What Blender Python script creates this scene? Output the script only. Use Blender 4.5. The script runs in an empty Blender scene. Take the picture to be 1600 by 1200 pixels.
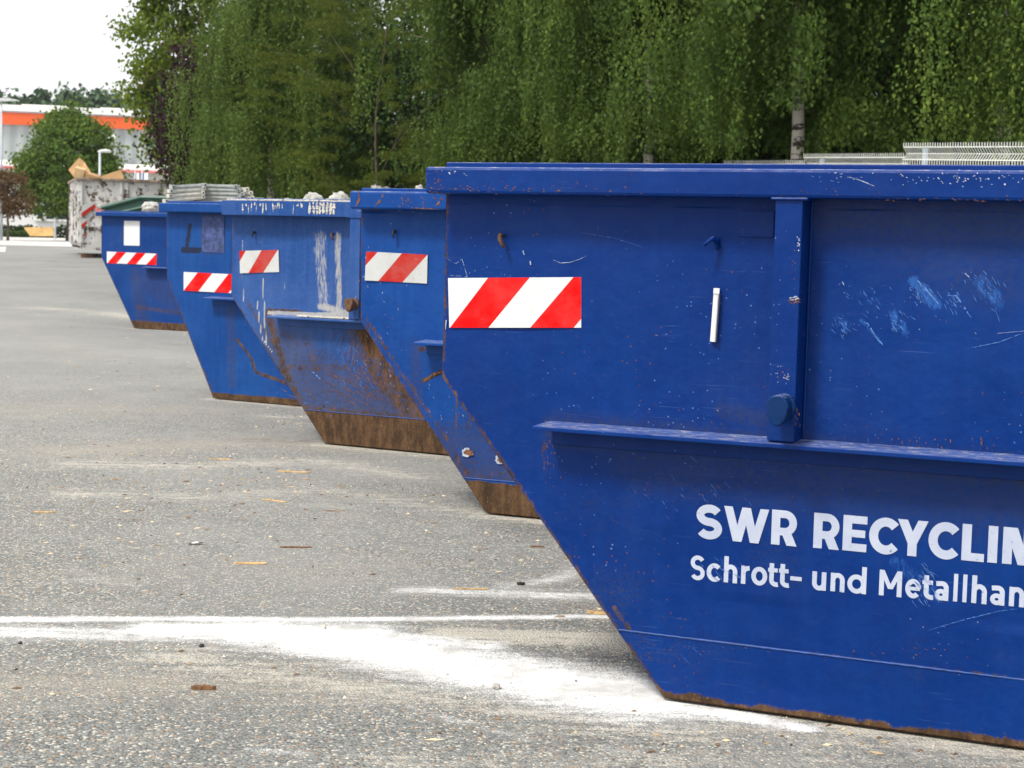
import bpy, bmesh, math, random
import numpy as np
from mathutils import Vector, Matrix
R = math.radians
scene = bpy.context.scene
COL = scene.collection

# ------------------------------------------------------------------ camera
CF, CP, CR, CH = 2700.0, .0843, .0247, 1.30
cam_d = bpy.data.cameras.new("camera")
cam_d.sensor_width = 36; cam_d.lens = CF / 1600 * 36
cam_d.clip_start = .05; cam_d.clip_end = 2000
cam_d.dof.use_dof = True; cam_d.dof.focus_distance = 5.6; cam_d.dof.aperture_fstop = 10
cam = bpy.data.objects.new("camera", cam_d); COL.objects.link(cam)
FW = np.array([0, math.cos(CP), -math.sin(CP)]); RT0 = np.array([1., 0, 0]); UP0 = np.cross(RT0, FW)
RT = math.cos(CR) * RT0 + math.sin(CR) * UP0; UP = -math.sin(CR) * RT0 + math.cos(CR) * UP0
m = Matrix(((RT[0], UP[0], -FW[0], 0), (RT[1], UP[1], -FW[1], 0), (RT[2], UP[2], -FW[2], CH), (0, 0, 0, 1)))
cam.matrix_world = m
scene.camera = cam

# ------------------------------------------------------------------ light
SUN_EL, SUN_AZ = R(54), R(232)       # azimuth clockwise from +Y (north): behind and left of the camera
w = bpy.data.worlds.new("World"); scene.world = w; w.use_nodes = True
nt = w.node_tree; nt.nodes.clear()
o_ = nt.nodes.new("ShaderNodeOutputWorld"); bg = nt.nodes.new("ShaderNodeBackground")
sky = nt.nodes.new("ShaderNodeTexSky"); sky.sky_type = 'NISHITA'; sky.sun_disc = False
sky.sun_elevation = SUN_EL; sky.sun_rotation = SUN_AZ; sky.air_density = 1.0; sky.dust_density = 4.0; sky.ozone_density = .5
hs = nt.nodes.new("ShaderNodeHueSaturation"); hs.inputs['Saturation'].default_value = .22; hs.inputs['Value'].default_value = 1.0
mixw = nt.nodes.new("ShaderNodeMixRGB"); mixw.inputs[0].default_value = .62; mixw.inputs[2].default_value = (9.5, 9.6, 9.8, 1)
nt.links.new(sky.outputs[0], hs.inputs['Color']); nt.links.new(hs.outputs[0], mixw.inputs[1])
nt.links.new(mixw.outputs[0], bg.inputs[0]); bg.inputs[1].default_value = .092
nt.links.new(bg.outputs[0], o_.inputs[0])
sd = bpy.data.lights.new("sun", 'SUN'); sd.energy = 2.3; sd.angle = R(10); sd.color = (1, .955, .88)
sun = bpy.data.objects.new("sun", sd); COL.objects.link(sun)
sv = Vector((math.sin(SUN_AZ) * math.cos(SUN_EL), math.cos(SUN_AZ) * math.cos(SUN_EL), math.sin(SUN_EL)))
sun.rotation_euler = sv.to_track_quat('Z', 'Y').to_euler()
scene.view_settings.view_transform = 'Standard'; scene.view_settings.look = 'None'
scene.view_settings.exposure = .88; scene.view_settings.gamma = 1
scene.cycles.use_denoising = True
scene.cycles.max_bounces = 6; scene.cycles.transparent_max_bounces = 8

# ------------------------------------------------------------------ helpers
def sm(a, b, x):
    t = np.clip((np.asarray(x, float) - a) / (b - a), 0, 1); return t * t * (3 - 2 * t)
GK = [(-50, 0), (24, 0), (40, .2), (55, .43), (80, .6), (110, .69), (200, .75), (900, .75)]
def gz(y): return np.interp(y, [k[0] for k in GK], [k[1] for k in GK])
def ray(px, py): return FW + RT * (px - 800) / CF + UP * (600 - py) / CF
def at(px, py, Y):
    d = ray(px, py); return np.array([0, 0, CH]) + d * (Y / d[1])
def ground(px, py):
    d = ray(px, py); t = CH / -d[2]
    for _ in range(12): t = (CH - gz(d[1] * t)) / -d[2]
    return np.array([d[0] * t, d[1] * t])
def hz(px): return 371.8 + CR * (px - 800)

def tag(o, label=None, cat=None, group=None, kind=None):
    if label: o['label'] = label
    if cat: o['category'] = cat
    if group: o['group'] = group
    if kind: o['kind'] = kind
    return o
def empty(name, loc=(0, 0, 0), rz=0, rx=0, ry=0):
    o = bpy.data.objects.new(name, None); COL.objects.link(o); o.location = loc; o.rotation_euler = (rx, ry, rz)
    o.empty_display_size = .1; return o
class MB:
    def __init__(s): s.v = []; s.f = []; s.m = []
    def add(s, vs, fs, mi=0):
        n = len(s.v); s.v += [tuple(map(float, v)) for v in vs]
        for f in fs: s.f.append(tuple(i + n for i in f)); s.m.append(mi)
        return s
    def box(s, x0, x1, y0, y1, z0, z1, mi=0, M=None):
        vs = [Vector(p) for p in [(x0, y0, z0), (x1, y0, z0), (x1, y1, z0), (x0, y1, z0), (x0, y0, z1), (x1, y0, z1), (x1, y1, z1), (x0, y1, z1)]]
        if M is not None: vs = [M @ v for v in vs]
        return s.add(vs, [(0, 3, 2, 1), (4, 5, 6, 7), (0, 1, 5, 4), (1, 2, 6, 5), (2, 3, 7, 6), (3, 0, 4, 7)], mi)
    def prism(s, poly, fn, a, b, mi=0):
        "poly list of 2d points; fn(p,q,t)->xyz at extrusion t"
        n = len(poly)
        vs = [fn(p[0], p[1], a) for p in poly] + [fn(p[0], p[1], b) for p in poly]
        fs = [tuple(range(n)), tuple(range(2 * n - 1, n - 1, -1))] + [(i, i + n, (i + 1) % n + n, (i + 1) % n) for i in range(n)]
        return s.add(vs, fs, mi)
    def tube(s, pts, rad, n=8, mi=0, caps=True):
        pts = [Vector(p) for p in pts]; k = len(pts)
        rs = rad if hasattr(rad, '__len__') else [rad] * k
        vs = []; ref = None
        for i, p in enumerate(pts):
            t = (pts[min(i + 1, k - 1)] - pts[max(i - 1, 0)]).normalized()
            if ref is None: ref = Vector((0, 0, 1)) if abs(t.z) < .9 else Vector((1, 0, 0))
            a = t.cross(ref).normalized(); b = t.cross(a).normalized(); ref = -b if False else ref
            for j in range(n):
                q = 2 * math.pi * j / n
                vs.append(p + a * math.cos(q) * rs[i] + b * math.sin(q) * rs[i])
        fs = []
        for i in range(k - 1):
            for j in range(n):
                fs.append((i * n + j, i * n + (j + 1) % n, (i + 1) * n + (j + 1) % n, (i + 1) * n + j))
        if caps: fs.append(tuple(range(n))[::-1]); fs.append(tuple((k - 1) * n + j for j in range(n)))
        return s.add(vs, fs, mi)
    def build(s, name, mats, parent=None, smooth=False, bevel=0, fixn=True):
        me = bpy.data.meshes.new(name); me.from_pydata(s.v, [], s.f); me.update()
        if not isinstance(mats, (list, tuple)): mats = [mats]
        for x in mats: me.materials.append(x)
        me.polygons.foreach_set('material_index', s.m)
        if fixn:
            b = bmesh.new(); b.from_mesh(me); bmesh.ops.recalc_face_normals(b, faces=b.faces); b.to_mesh(me); b.free()
        if smooth: me.polygons.foreach_set('use_smooth', [True] * len(me.polygons))
        o = bpy.data.objects.new(name, me); COL.objects.link(o)
        if parent: o.parent = parent
        if bevel:
            bv = o.modifiers.new('bevel', 'BEVEL'); bv.width = bevel; bv.segments = 2; bv.limit_method = 'ANGLE'; bv.angle_limit = R(40)
        return o
def npmesh(name, V, F, mat, parent=None, attrs=None, smooth=False):
    "V (n,3), F (m,k) constant k"
    me = bpy.data.meshes.new(name); n = len(V); mF, k = F.shape
    me.vertices.add(n); me.vertices.foreach_set('co', np.ascontiguousarray(V, dtype=np.float32).ravel())
    me.loops.add(mF * k); me.loops.foreach_set('vertex_index', np.ascontiguousarray(F, dtype=np.int32).ravel())
    me.polygons.add(mF); me.polygons.foreach_set('loop_start', np.arange(mF, dtype=np.int32) * k)
    me.polygons.foreach_set('use_smooth', np.full(mF, smooth))
    me.update(calc_edges=True)
    for a, d in (attrs or {}).items():
        at_ = me.attributes.new(a, 'FLOAT', 'POINT'); at_.data.foreach_set('value', np.ascontiguousarray(d, dtype=np.float32))
    for x in (mat if isinstance(mat, (list, tuple)) else [mat]): me.materials.append(x)
    o = bpy.data.objects.new(name, me); COL.objects.link(o)
    if parent: o.parent = parent
    return o

# ------------------------------------------------------------------ materials
class NT:
    def __init__(s, name):
        s.mat = bpy.data.materials.new(name); s.mat.use_nodes = True; s.t = s.mat.node_tree; s.t.nodes.clear()
        s.out = s.t.nodes.new('ShaderNodeOutputMaterial'); s.p = s.t.nodes.new('ShaderNodeBsdfPrincipled')
        s.t.links.new(s.p.outputs[0], s.out.inputs[0]); s.tc = s.t.nodes.new('ShaderNodeTexCoord').outputs['Object']
    def set(s, sock, v):
        if hasattr(v, 'is_linked') or isinstance(v, bpy.types.NodeSocket): s.t.links.new(v, sock)
        elif isinstance(v, tuple) and len(v) == 3 and sock.type == 'RGBA': sock.default_value = (*v, 1)
        else: sock.default_value = v
    def math(s, op, a, b=0.0, c=0.0, clamp=False):
        n = s.t.nodes.new('ShaderNodeMath'); n.operation = op; n.use_clamp = clamp
        s.set(n.inputs[0], a); s.set(n.inputs[1], b); s.set(n.inputs[2], c); return n.outputs[0]
    def mapr(s, v, a, b, c=0., d=1., smooth=True):
        n = s.t.nodes.new('ShaderNodeMapRange'); n.interpolation_type = 'SMOOTHSTEP' if smooth else 'LINEAR'
        s.set(n.inputs[0], v); n.inputs[1].default_value = a; n.inputs[2].default_value = b; n.inputs[3].default_value = c; n.inputs[4].default_value = d
        return n.outputs[0]
    def mapping(s, scale=(1, 1, 1), rot=(0, 0, 0), loc=(0, 0, 0), vec=None):
        n = s.t.nodes.new('ShaderNodeMapping'); s.t.links.new(vec or s.tc, n.inputs[0])
        n.inputs['Scale'].default_value = scale; n.inputs['Rotation'].default_value = rot; n.inputs['Location'].default_value = loc
        return n.outputs[0]
    def noise(s, scale, detail=4, rough=.55, vec=None, color=False, dist=0):
        n = s.t.nodes.new('ShaderNodeTexNoise'); s.t.links.new(vec or s.tc, n.inputs['Vector'])
        n.inputs['Scale'].default_value = scale; n.inputs['Detail'].default_value = detail; n.inputs['Roughness'].default_value = rough; n.inputs['Distortion'].default_value = dist
        return n.outputs['Color' if color else 'Fac']
    def voro(s, scale, vec=None, feature='F1', out='Color'):
        n = s.t.nodes.new('ShaderNodeTexVoronoi'); n.feature = feature; s.t.links.new(vec or s.tc, n.inputs['Vector']); n.inputs['Scale'].default_value = scale
        return n.outputs[out]
    def mix(s, f, a, b, mode='MIX'):
        n = s.t.nodes.new('ShaderNodeMixRGB'); n.blend_type = mode
        s.set(n.inputs[0], f); s.set(n.inputs[1], a); s.set(n.inputs[2], b); return n.outputs[0]
    def attr(s, name, out='Fac'):
        n = s.t.nodes.new('ShaderNodeAttribute'); n.attribute_name = name; return n.outputs[out]
    def sep(s, v=None):
        n = s.t.nodes.new('ShaderNodeSeparateXYZ'); s.t.links.new(v or s.tc, n.inputs[0]); return n.outputs
    def bump(s, h, strength=.3, dist=.01, normal=None):
        n = s.t.nodes.new('ShaderNodeBump'); n.inputs['Strength'].default_value = strength; n.inputs['Distance'].default_value = dist
        s.t.links.new(h, n.inputs['Height'])
        if normal: s.t.links.new(normal, n.inputs['Normal'])
        return n.outputs[0]
    def done(s, col, rough=.6, normal=None, metal=0., spec=None):
        s.set(s.p.inputs['Base Color'], col); s.set(s.p.inputs['Roughness'], rough); s.set(s.p.inputs['Metallic'], metal)
        if normal: s.t.links.new(normal, s.p.inputs['Normal'])
        if spec is not None: s.p.inputs['Specular IOR Level'].default_value = spec
        return s.mat
def simple(name, col, rough=.6, var=.15, scale=8, bump=0., spec=None):
    n = NT(name); f = n.noise(scale, 5)
    dark = tuple(c * (1 - var) for c in col); lite = tuple(min(1, c * (1 + var)) for c in col)
    c = n.mix(n.mapr(f, .3, .7), dark, lite)
    nb = n.bump(n.noise(scale * 6, 4), bump, .01) if bump else None
    return n.done(c, rough, nb, spec=spec)

def paint(name, base, faded, fade=.35, dirt=.3, rust=.25, band=0.0, band_edge=.02, speck=.5, seed=0, dcol=(.045, .040, .060)):
    n = NT(name); V = n.mapping(loc=(seed * 3.7, seed * 1.3, seed * 2.1)); x, y, z = n.sep()
    # faded paint: large soft patches, then finer vertical rain streaks
    f1 = n.noise(1.6, 5, .6, V); vs = n.mapping((22, 22, 1.6), loc=(seed, 0, seed), vec=None); f2 = n.noise(1.0, 5, .6, vs)
    f = n.math('ADD', n.math('MULTIPLY', n.mapr(f1, .35, .7), .6), n.math('MULTIPLY', n.mapr(f2, .35, .75), .4))
    f3 = n.noise(55, 3, .6, V)
    f = n.math('MULTIPLY', n.math('ADD', f, n.math('MULTIPLY', n.mapr(f3, .4, .7), .25)), fade * 1.3, clamp=True)
    col = n.mix(f, base, faded)
    # greyish-purple film of dust in broken patches
    d1 = n.mapr(n.noise(3.2, 6, .7, n.mapping(loc=(5 + seed, 2, 9))), .5, .78); d2 = n.mapr(n.noise(120, 3, .7, V), .42, .62)
    dz = n.mapr(z, .0, .9, 1.4, .55, False)
    dm = n.math('MULTIPLY', n.math('MULTIPLY', n.math('MULTIPLY', d1, d2), dz), dirt, clamp=True)
    dm = n.math('MAXIMUM', dm, n.math('MULTIPLY', n.attr('dirt'), n.mapr(n.noise(60, 5, .7, V), .3, .6)))
    col = n.mix(n.math('MULTIPLY', dm, .8), col, dcol)
    # fine scratches in several directions
    sc = None
    for k, (a, s1, lo) in enumerate([(R(58), 1., .64), (R(-35), 1.1, .66), (R(80), .8, .66), (R(8), 1.3, .67)]):
        sv_ = n.mapping((2.2 * s1, 2.2 * s1, 120), rot=(0, a, 0), loc=(seed, k, k * 3))
        t = n.mapr(n.noise(1.6, 4, .7, sv_), lo, lo + .05)
        t = n.math('MULTIPLY', t, n.mapr(n.noise(2.3, 3, .6, n.mapping(loc=(k * 7 + seed, 1, 4))), .5, .66))
        sc = t if sc is None else n.math('MAXIMUM', sc, t)
    col = n.mix(n.math('MULTIPLY', sc, .30 * speck + .08), col, (.09, .17, .42))
    sf = n.math('MULTIPLY', n.mapr(n.math('SUBTRACT', n.attr('scuff'), n.math('MULTIPLY', n.noise(1.0, 6, .75, n.mapping((60, 60, 26), rot=(0, R(-32), 0))), 1.0)), -.06, .16), .8)
    col = n.mix(sf, col, (.020, .095, .33))
    # paint chips: small rusty and pale dots
    vc = n.voro(70, n.mapping((1, 1, 1), loc=(seed * 2, 0, 1)), out='Distance'); vcol = n.sep(n.voro(70, n.mapping((1, 1, 1), loc=(seed * 2, 0, 1))))[0]
    chip = n.math('MULTIPLY', n.math('LESS_THAN', vc, n.math('MULTIPLY', n.mapr(n.noise(2.8, 3, .6, V), .42, .75), .22)), n.math('GREATER_THAN', vcol, 1 - .35 * speck))
    chipc = n.mix(n.math('GREATER_THAN', n.sep(n.voro(70, n.mapping((1, 1, 1), loc=(seed * 2, 0, 1))))[1], .45), (.10, .17, .36), (.12, .05, .03))
    col = n.mix(n.math('MULTIPLY', chip, .85), col, chipc)
    # rust from painted-in wear masks and a worn band at the foot
    rn = n.noise(38, 7, .72, n.mapping((1, 1, .7), loc=(seed, 3, 3))); rn2 = n.noise(9, 5, .65, V)
    ra = n.attr('rust')
    zb = n.math('ADD', z, n.math('MULTIPLY', n.math('SUBTRACT', rn2, .5), band_edge * 6))
    bandm = n.mapr(zb, band - band_edge, band + band_edge * (5 if band < .05 else 1), 1., 0.) if band > 0 else 0.0
    rsum = n.math('ADD', ra, bandm)
    rr = n.math('SUBTRACT', n.math('ADD', rsum, n.math('MULTIPLY', n.mapr(n.noise(5, 6, .75, n.mapping(loc=(9 + seed, 0, 2))), .62, .85), rust)), n.math('MULTIPLY', rn, 1.15))
    rm = n.mapr(rr, -.15, .13)
    rcol = n.mix(n.mapr(n.noise(13, 7, .72, n.mapping((1.5, 1, .75 if band < .05 else .45), loc=(seed, 0, seed))), .36, .68), (.038, .022, .013), (.120, .066, .032))
    rcol = n.mix(n.mapr(n.noise(150, 3, .6, V), .6, .8), rcol, (.30, .20, .11))
    col = n.mix(rm, col, rcol)
    # dried mortar / lime
    wm = n.mapr(n.math('SUBTRACT', n.attr('lime'), n.noise(1.0, 6, .75, n.mapping((70, 70, 14), loc=(seed, 1, 1)))), -.12, .14)
    col = n.mix(wm, col, n.mix(n.noise(30, 4), (.24, .25, .28), (.42, .41, .38)))
    dk = n.mapr(n.math('SUBTRACT', n.attr('soot'), n.math('MULTIPLY', n.noise(45, 5, .7, V), .9)), -.1, .15)
    col = n.mix(n.math('MULTIPLY', dk, .85), col, (.012, .013, .018))
    rough = n.math('ADD', n.math('ADD', n.mapr(n.noise(14, 4, .6, V), .3, .7, .34, .5), n.math('MULTIPLY', rm, .4)), n.math('MULTIPLY', wm, .4), clamp=True)
    h = n.math('ADD', n.math('ADD', n.math('MULTIPLY', n.noise(2.1, 2, .5, V), 5.0), n.math('MULTIPLY', n.noise(7, 3, .5, V), 1.8)), n.math('MULTIPLY', n.noise(190, 3, .6, V), .10))
    h = n.math('SUBTRACT', n.math('ADD', h, n.math('MULTIPLY', n.math('MULTIPLY', rm, rn), .25)), n.math('MULTIPLY', sc, .06))
    ge = n.t.nodes.new('ShaderNodeNewGeometry'); up = n.mapr(n.sep(ge.outputs['Normal'])[2], .75, .95)
    up = n.math('MULTIPLY', up, n.mapr(n.noise(24, 6, .75, n.mapping((.35, 1, 1))), .3, .6, .35, 1))
    col = n.mix(n.math('MULTIPLY', up, .6), col, n.mix(n.mapr(n.noise(70, 5, .75, n.mapping((.4, 1, 1))), .5, .62), (.10, .15, .36), (.48, .45, .40)))
    return n.done(col, rough, n.bump(h, .55, .008), spec=.15)

MAT = {}
MAT['rust'] = simple('rusty_steel', (.12, .06, .03), .85, .5, 40, .5)
MAT['dark_steel'] = simple('dark_steel', (.02, .02, .022), .7, .3, 20, .2)
MAT['chip_white'] = simple('bare_primer', (.34, .38, .47), .7, .2, 80)
MAT['chip_blue'] = simple('scuffed_pale_paint', (.06, .16, .45), .6, .35, 90)
MAT['chip_rust'] = simple('rust_scar', (.14, .055, .02), .85, .45, 60)
MAT['bead'] = simple('bead_highlight_blue', (.004, .042, .20), .5, .3, 60)  # lighter than the plates: the weld's highlight is put into its colour
n = NT('lettering_vinyl'); lw = n.mapr(n.noise(70, 6, .75), .61, .68, 0, .75); MAT['letter'] = n.done(n.mix(lw, n.mix(n.mapr(n.noise(9, 4), .3, .7), (.37, .41, .52), (.44, .48, .58)), (.01, .05, .22)), .5, spec=.15)
def board(name, c, fr):
    n = NT(name); g = n.mapr(n.noise(35, 5, .7), .60, .72); g2_ = n.mapr(n.noise(1.5, 5, .7, n.mapping((9, 9, 50), rot=(0, .9, 0))), .64, .68); col = n.mix(n.math('MULTIPLY', g, fr + .10), c, (.16, .14, .13)); col = n.mix(n.math('MULTIPLY', n.mapr(n.noise(5, 5, .7), .4, .7), .10 + fr * .4), col, (.30, .27, .25)); col = n.mix(n.math('MULTIPLY', g2_, .25), col, (.25, .22, .22))
    return n.done(col, .5, spec=.12)
MAT['board_white'] = board('reflective_white', (.66, .66, .655), .12)
MAT['board_red'] = board('reflective_red', (.70, .0006, .0008), .03)
MAT['board_white_old'] = board('reflective_white_worn', (.50, .51, .50), .4)
MAT['board_red_old'] = board('reflective_red_worn', (.42, .014, .008), .25)

# ------------------------------------------------------------------ skips
SK = {  # X, Y (ground at the foot corner), yaw, overhang a, rim height hr, kink zk, foot inset b, ledge x, ledge z, hook x1, hook z, hook x2, post x, height
    1: dict(X=.4606, Y=4.8178, yaw=-.4267, a=.026, hr=.077, zk=.884, b=.734, lx=.351, lz=.772, h=1.5, px=1.022, L=3.55, W=1.78),
    2: dict(X=-.0989, Y=8.0493, yaw=-.4192, a=.016, hr=.084, zk=.886, b=.705, lx=.356, lz=.805, h=1.504, px=1.018, L=3.5, W=1.78),
    3: dict(X=-1.1407, Y=10.6064, yaw=-.4977, a=.012, hr=.090, zk=.894, b=.744, lx=.361, lz=.785, h=1.491, px=.95, L=3.4, W=1.72),
    4: dict(X=-2.3041, Y=13.3164, yaw=-.5303, a=.012, hr=.071, zk=.927, b=.49, lx=.46, lz=.79, h=1.505, px=1.018, L=3.4, W=1.72),
    5: dict(X=-4.9394, Y=22.5083, yaw=-.4345, a=.03, hr=.055, zk=.922, b=.542, lx=.72, lz=.81, h=1.508, px=1.1, L=3.5, W=1.8),
}
RW = .09
for s in SK.values():
    s['u'] = np.array([math.cos(s['yaw']), math.sin(s['yaw']), 0]); s['n'] = np.array([math.sin(s['yaw']), -math.cos(s['yaw']), 0])
    s['o'] = np.array([s['X'], s['Y'], 0]) - s['u'] * s['b']
def wl(i, px, py, off=0.):
    s = SK[i]; d = ray(px, py); o = np.array([0, 0, CH]); P = s['o'] + s['n'] * off
    t = ((P - o) @ s['n']) / (d @ s['n']); Q = o + d * t; return np.array([(Q - s['o']) @ s['u'], Q[2]])

def seg_dist(P, pts):
    best = np.full(len(P), 9.)
    for a, b in zip(pts[:-1], pts[1:]):
        a = np.array(a); b = np.array(b); ab = b - a; t = np.clip(((P - a) @ ab) / max(ab @ ab, 1e-9), 0, 1)
        best = np.minimum(best, np.linalg.norm(P - a - t[:, None] * ab, axis=1))
    return best
def clip_poly(poly, a, b, c):
    "keep a*x+b*y<=c"
    out = []
    for i in range(len(poly)):
        p, q = poly[i], poly[(i + 1) % len(poly)]; dp = a * p[0] + b * p[1] - c; dq = a * q[0] + b * q[1] - c
        if dp <= 0: out.append(p)
        if dp * dq < 0:
            t = dp / (dp - dq); out.append((p[0] + (q[0] - p[0]) * t, p[1] + (q[1] - p[1]) * t))
    return out

def sticker(i, root, quad, reds, mats, y=-.006, label=None):
    "quad: corner pixels tl,tr,br,bl; reds: list of ((t0,t1),(b0,b1)) fractions along top/bottom edges"
    tl, tr, br, bl = [wl(i, *p, off=-y) for p in quad]
    P = lambda s_, t_: (tl * (1 - s_) + tr * s_) * (1 - t_) + (bl * (1 - s_) + br * s_) * t_
    edges = []
    for (t0, t1), (b0, b1) in reds: edges += [(t0, b0), (t1, b1)]
    # strips between successive edge lines, clipped to the unit square
    mb = MB(); cuts = [(-9, -9)] + edges + [(9, 9)]
    for k in range(len(cuts) - 1):
        (ta, ba), (tb, bb) = cuts[k], cuts[k + 1]
        poly = [(0, 0), (1, 0), (1, 1), (0, 1)]
        poly = clip_poly(poly, -1, (ba - ta), -ta) if ta > -9 else poly
        poly = clip_poly(poly, 1, -(bb - tb), tb) if (poly and tb < 9) else poly
        if len(poly) < 3: continue
        pts = [P(*q) for q in poly]
        mb.add([(q[0], y, q[1]) for q in pts], [tuple(range(len(pts)))], k % 2)
    # thin backing edge
    c4 = [tl, tr, br, bl]
    mb.add([(q[0], y + d, q[1]) for d in (0.0004, 0.004) for q in c4], [(i_, (i_ + 1) % 4, (i_ + 1) % 4 + 4, i_ + 4) for i_ in range(4)], 0)
    o = mb.build('warning_sticker', mats, root, fixn=False)
    if label: o['label'] = label
    return o

def skip(i, mat, marks=(), dense=.02, xvis=3.6, band_plate=True, rim_mat=None, seed=1, hooks=(), lug=True):
    s = SK[i]; h, zk, b, L, W, a, hr = s['h'], s['zk'], s['b'], s['L'], s['W'], s['a'], s['hr']
    root = empty('skip_container', s['o'], s['yaw'])
    rng = np.random.default_rng(seed)
    T = .006
    # ---- body: dense front panel with wear masks, plain other panels
    zs = np.unique(np.concatenate([np.arange(.008, h, dense), [zk, h]])); xs = np.unique(np.concatenate([np.arange(0, min(xvis, L), dense), np.linspace(min(xvis, L), L, 6)])) / L
    zl = np.where(zs < zk, b * (1 - zs / zk), 0.)
    ZZ = np.repeat(zs[:, None], len(xs), 1); XL = np.repeat(zl[:, None], len(xs), 1)
    # keep grid lines vertical in the middle: clamp x into [xl, L-xl]
    XX = np.clip(np.repeat((xs * L)[None, :], len(zs), 0), XL, L - XL)
    P = np.stack([XX.ravel(), ZZ.ravel()], 1)
    ph = rng.uniform(0, 6, 8)
    yy = .0030 * (np.sin(P[:, 0] * 5.1 + ph[0]) * np.sin(P[:, 1] * 7 + ph[1]) + .6 * np.sin(P[:, 0] * 13 + ph[2] + 2 * np.sin(P[:, 1] * 5)))
    if i == 1: yy = yy * (1 - sm(.70, .76, P[:, 0]) * sm(.30, .34, P[:, 1]) * (1 - sm(.60, .66, P[:, 1])))
    V = np.stack([P[:, 0], yy * np.where((P[:, 1] > .02) & (P[:, 1] < h - .1), 1, 0), P[:, 1]], 1)
    nz, nx = ZZ.shape; I = np.arange(nz * nx).reshape(nz, nx)
    F = np.stack([I[:-1, :-1].ravel(), I[:-1, 1:].ravel(), I[1:, 1:].ravel(), I[1:, :-1].ravel()], 1)
    area = (np.abs(P[F[:, 0], 0] - P[F[:, 1], 0]) + np.abs(P[F[:, 3], 0] - P[F[:, 2], 0])) > 1e-6
    F = F[area]
    A = {k: np.zeros(len(P)) for k in ('rust', 'lime', 'dirt', 'soot', 'scuff')}
    # slanted-edge wear and foot wear
    de = np.abs((P[:, 0] - b * (1 - P[:, 1] / zk)) * zk / math.hypot(b, zk)); de = np.where(P[:, 1] < zk, de, P[:, 0] + .0)
    A['rust'] = np.maximum(A['rust'], .62 * (1 - sm(0, .03, de)))
    A['rust'] = np.maximum(A['rust'], .60 * (1 - sm(0, .028, P[:, 1])))
    if i in (2, 3): A['rust'] = np.maximum(A['rust'], (.66 if i == 3 else .5) * (1 - sm(.19, .33 if i == 3 else .26, P[:, 1]))); A['dirt'] = np.maximum(A['dirt'], .9 * (1 - sm(.2, .42, P[:, 1])))
    for mk in marks:
        kind, pts, wd, st = mk[:4]
        q = [wl(i, *p) for p in pts]
        if len(q) == 1: q = [q[0], q[0] + 1e-4]
        d = seg_dist(P * np.array([1, 1.]), q)
        A[kind] = np.maximum(A[kind], st * (1 - sm(wd * .25, wd, d)))
    # other panels appended with constant masks
    mb = MB()
    prof = [(0, h), (0, zk), (b - .007, .008), (L - b + .007, .008), (L, zk), (L, h)]
    inn = [(T, h), (T, zk + .002), (b + T * .5, .008 + T), (L - b - T * .5, .008 + T), (L - T, zk + .002), (L - T, h)]
    for pr, y0, y1 in ((prof, 0, W), (inn, T, W - T)):
        mb.add([(x, y0, z) for x, z in pr] + [(x, y1, z) for x, z in pr], [(j, j + 1, j + 7, j + 6) for j in range(5)])
    mb.add([(x, W, z) for x, z in prof], [(5, 4, 3, 2, 1, 0)]); mb.add([(x, W - T, z) for x, z in inn], [(0, 1, 2, 3, 4, 5)])
    mb.add([(x, T, z) for x, z in inn], [(5, 4, 3, 2, 1, 0)])
    v2 = np.array(mb.v); f2 = []
    for f in mb.f:
        if len(f) == 4: f2.append(f)
        else: f2 += [(f[0], f[1], f[4], f[5]), (f[1], f[2], f[3], f[4])]
    F = np.concatenate([F, np.array(f2) + len(V)]); V = np.concatenate([V, v2])
    for k in A: A[k] = np.concatenate([A[k], np.zeros(len(v2))])
    npmesh('body', V, F, mat, root, A, smooth=False)
    rm = rim_mat or mat
    # ---- rim: hollow section all round
    r = MB()
    r.box(-a, L + a, -RW, .0, h - hr, h); r.build('rim', rm, root, bevel=.009)
    r = MB(); r.box(-a, L + a, W, W + RW, h - hr, h); r.build('rim', rm, root, bevel=.009)
    e = MB(); e.box(-a, .055, .001, W - .001, h - hr, h - .002); e.build('end_rim', rm, root, bevel=.006); e = MB(); e.box(L - .055, L + a, .001, W - .001, h - hr, h - .002); e.build('end_rim', rm, root, bevel=.006)
    fl = MB(); fl.box(0, L, -.004, .012, h + .0005, h + .017); fl.build('top_flange', rm, root, bevel=.003); fl = MB(); fl.box(0, L, W - .012, W + .004, h + .0005, h + .017); fl.build('top_flange', rm, root, bevel=.003)
    # ---- ledge (angle iron) with its lower leg
    lx, lz = s['lx'], s['lz']
    g = MB()
    lp = [(lx, 0.0), (lx - .014, -.094), (L - lx + .014, -.094), (L - lx, 0.0)]
    g.prism(lp, lambda x, y, t: (x, y, t + y * .09 + .004), lz - .012, lz)
    g.box(lx + .012, L - lx - .012, -.012, -.002, lz - .062, lz - .010)
    g.build('ledge', rm, root, bevel=.002)
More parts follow.
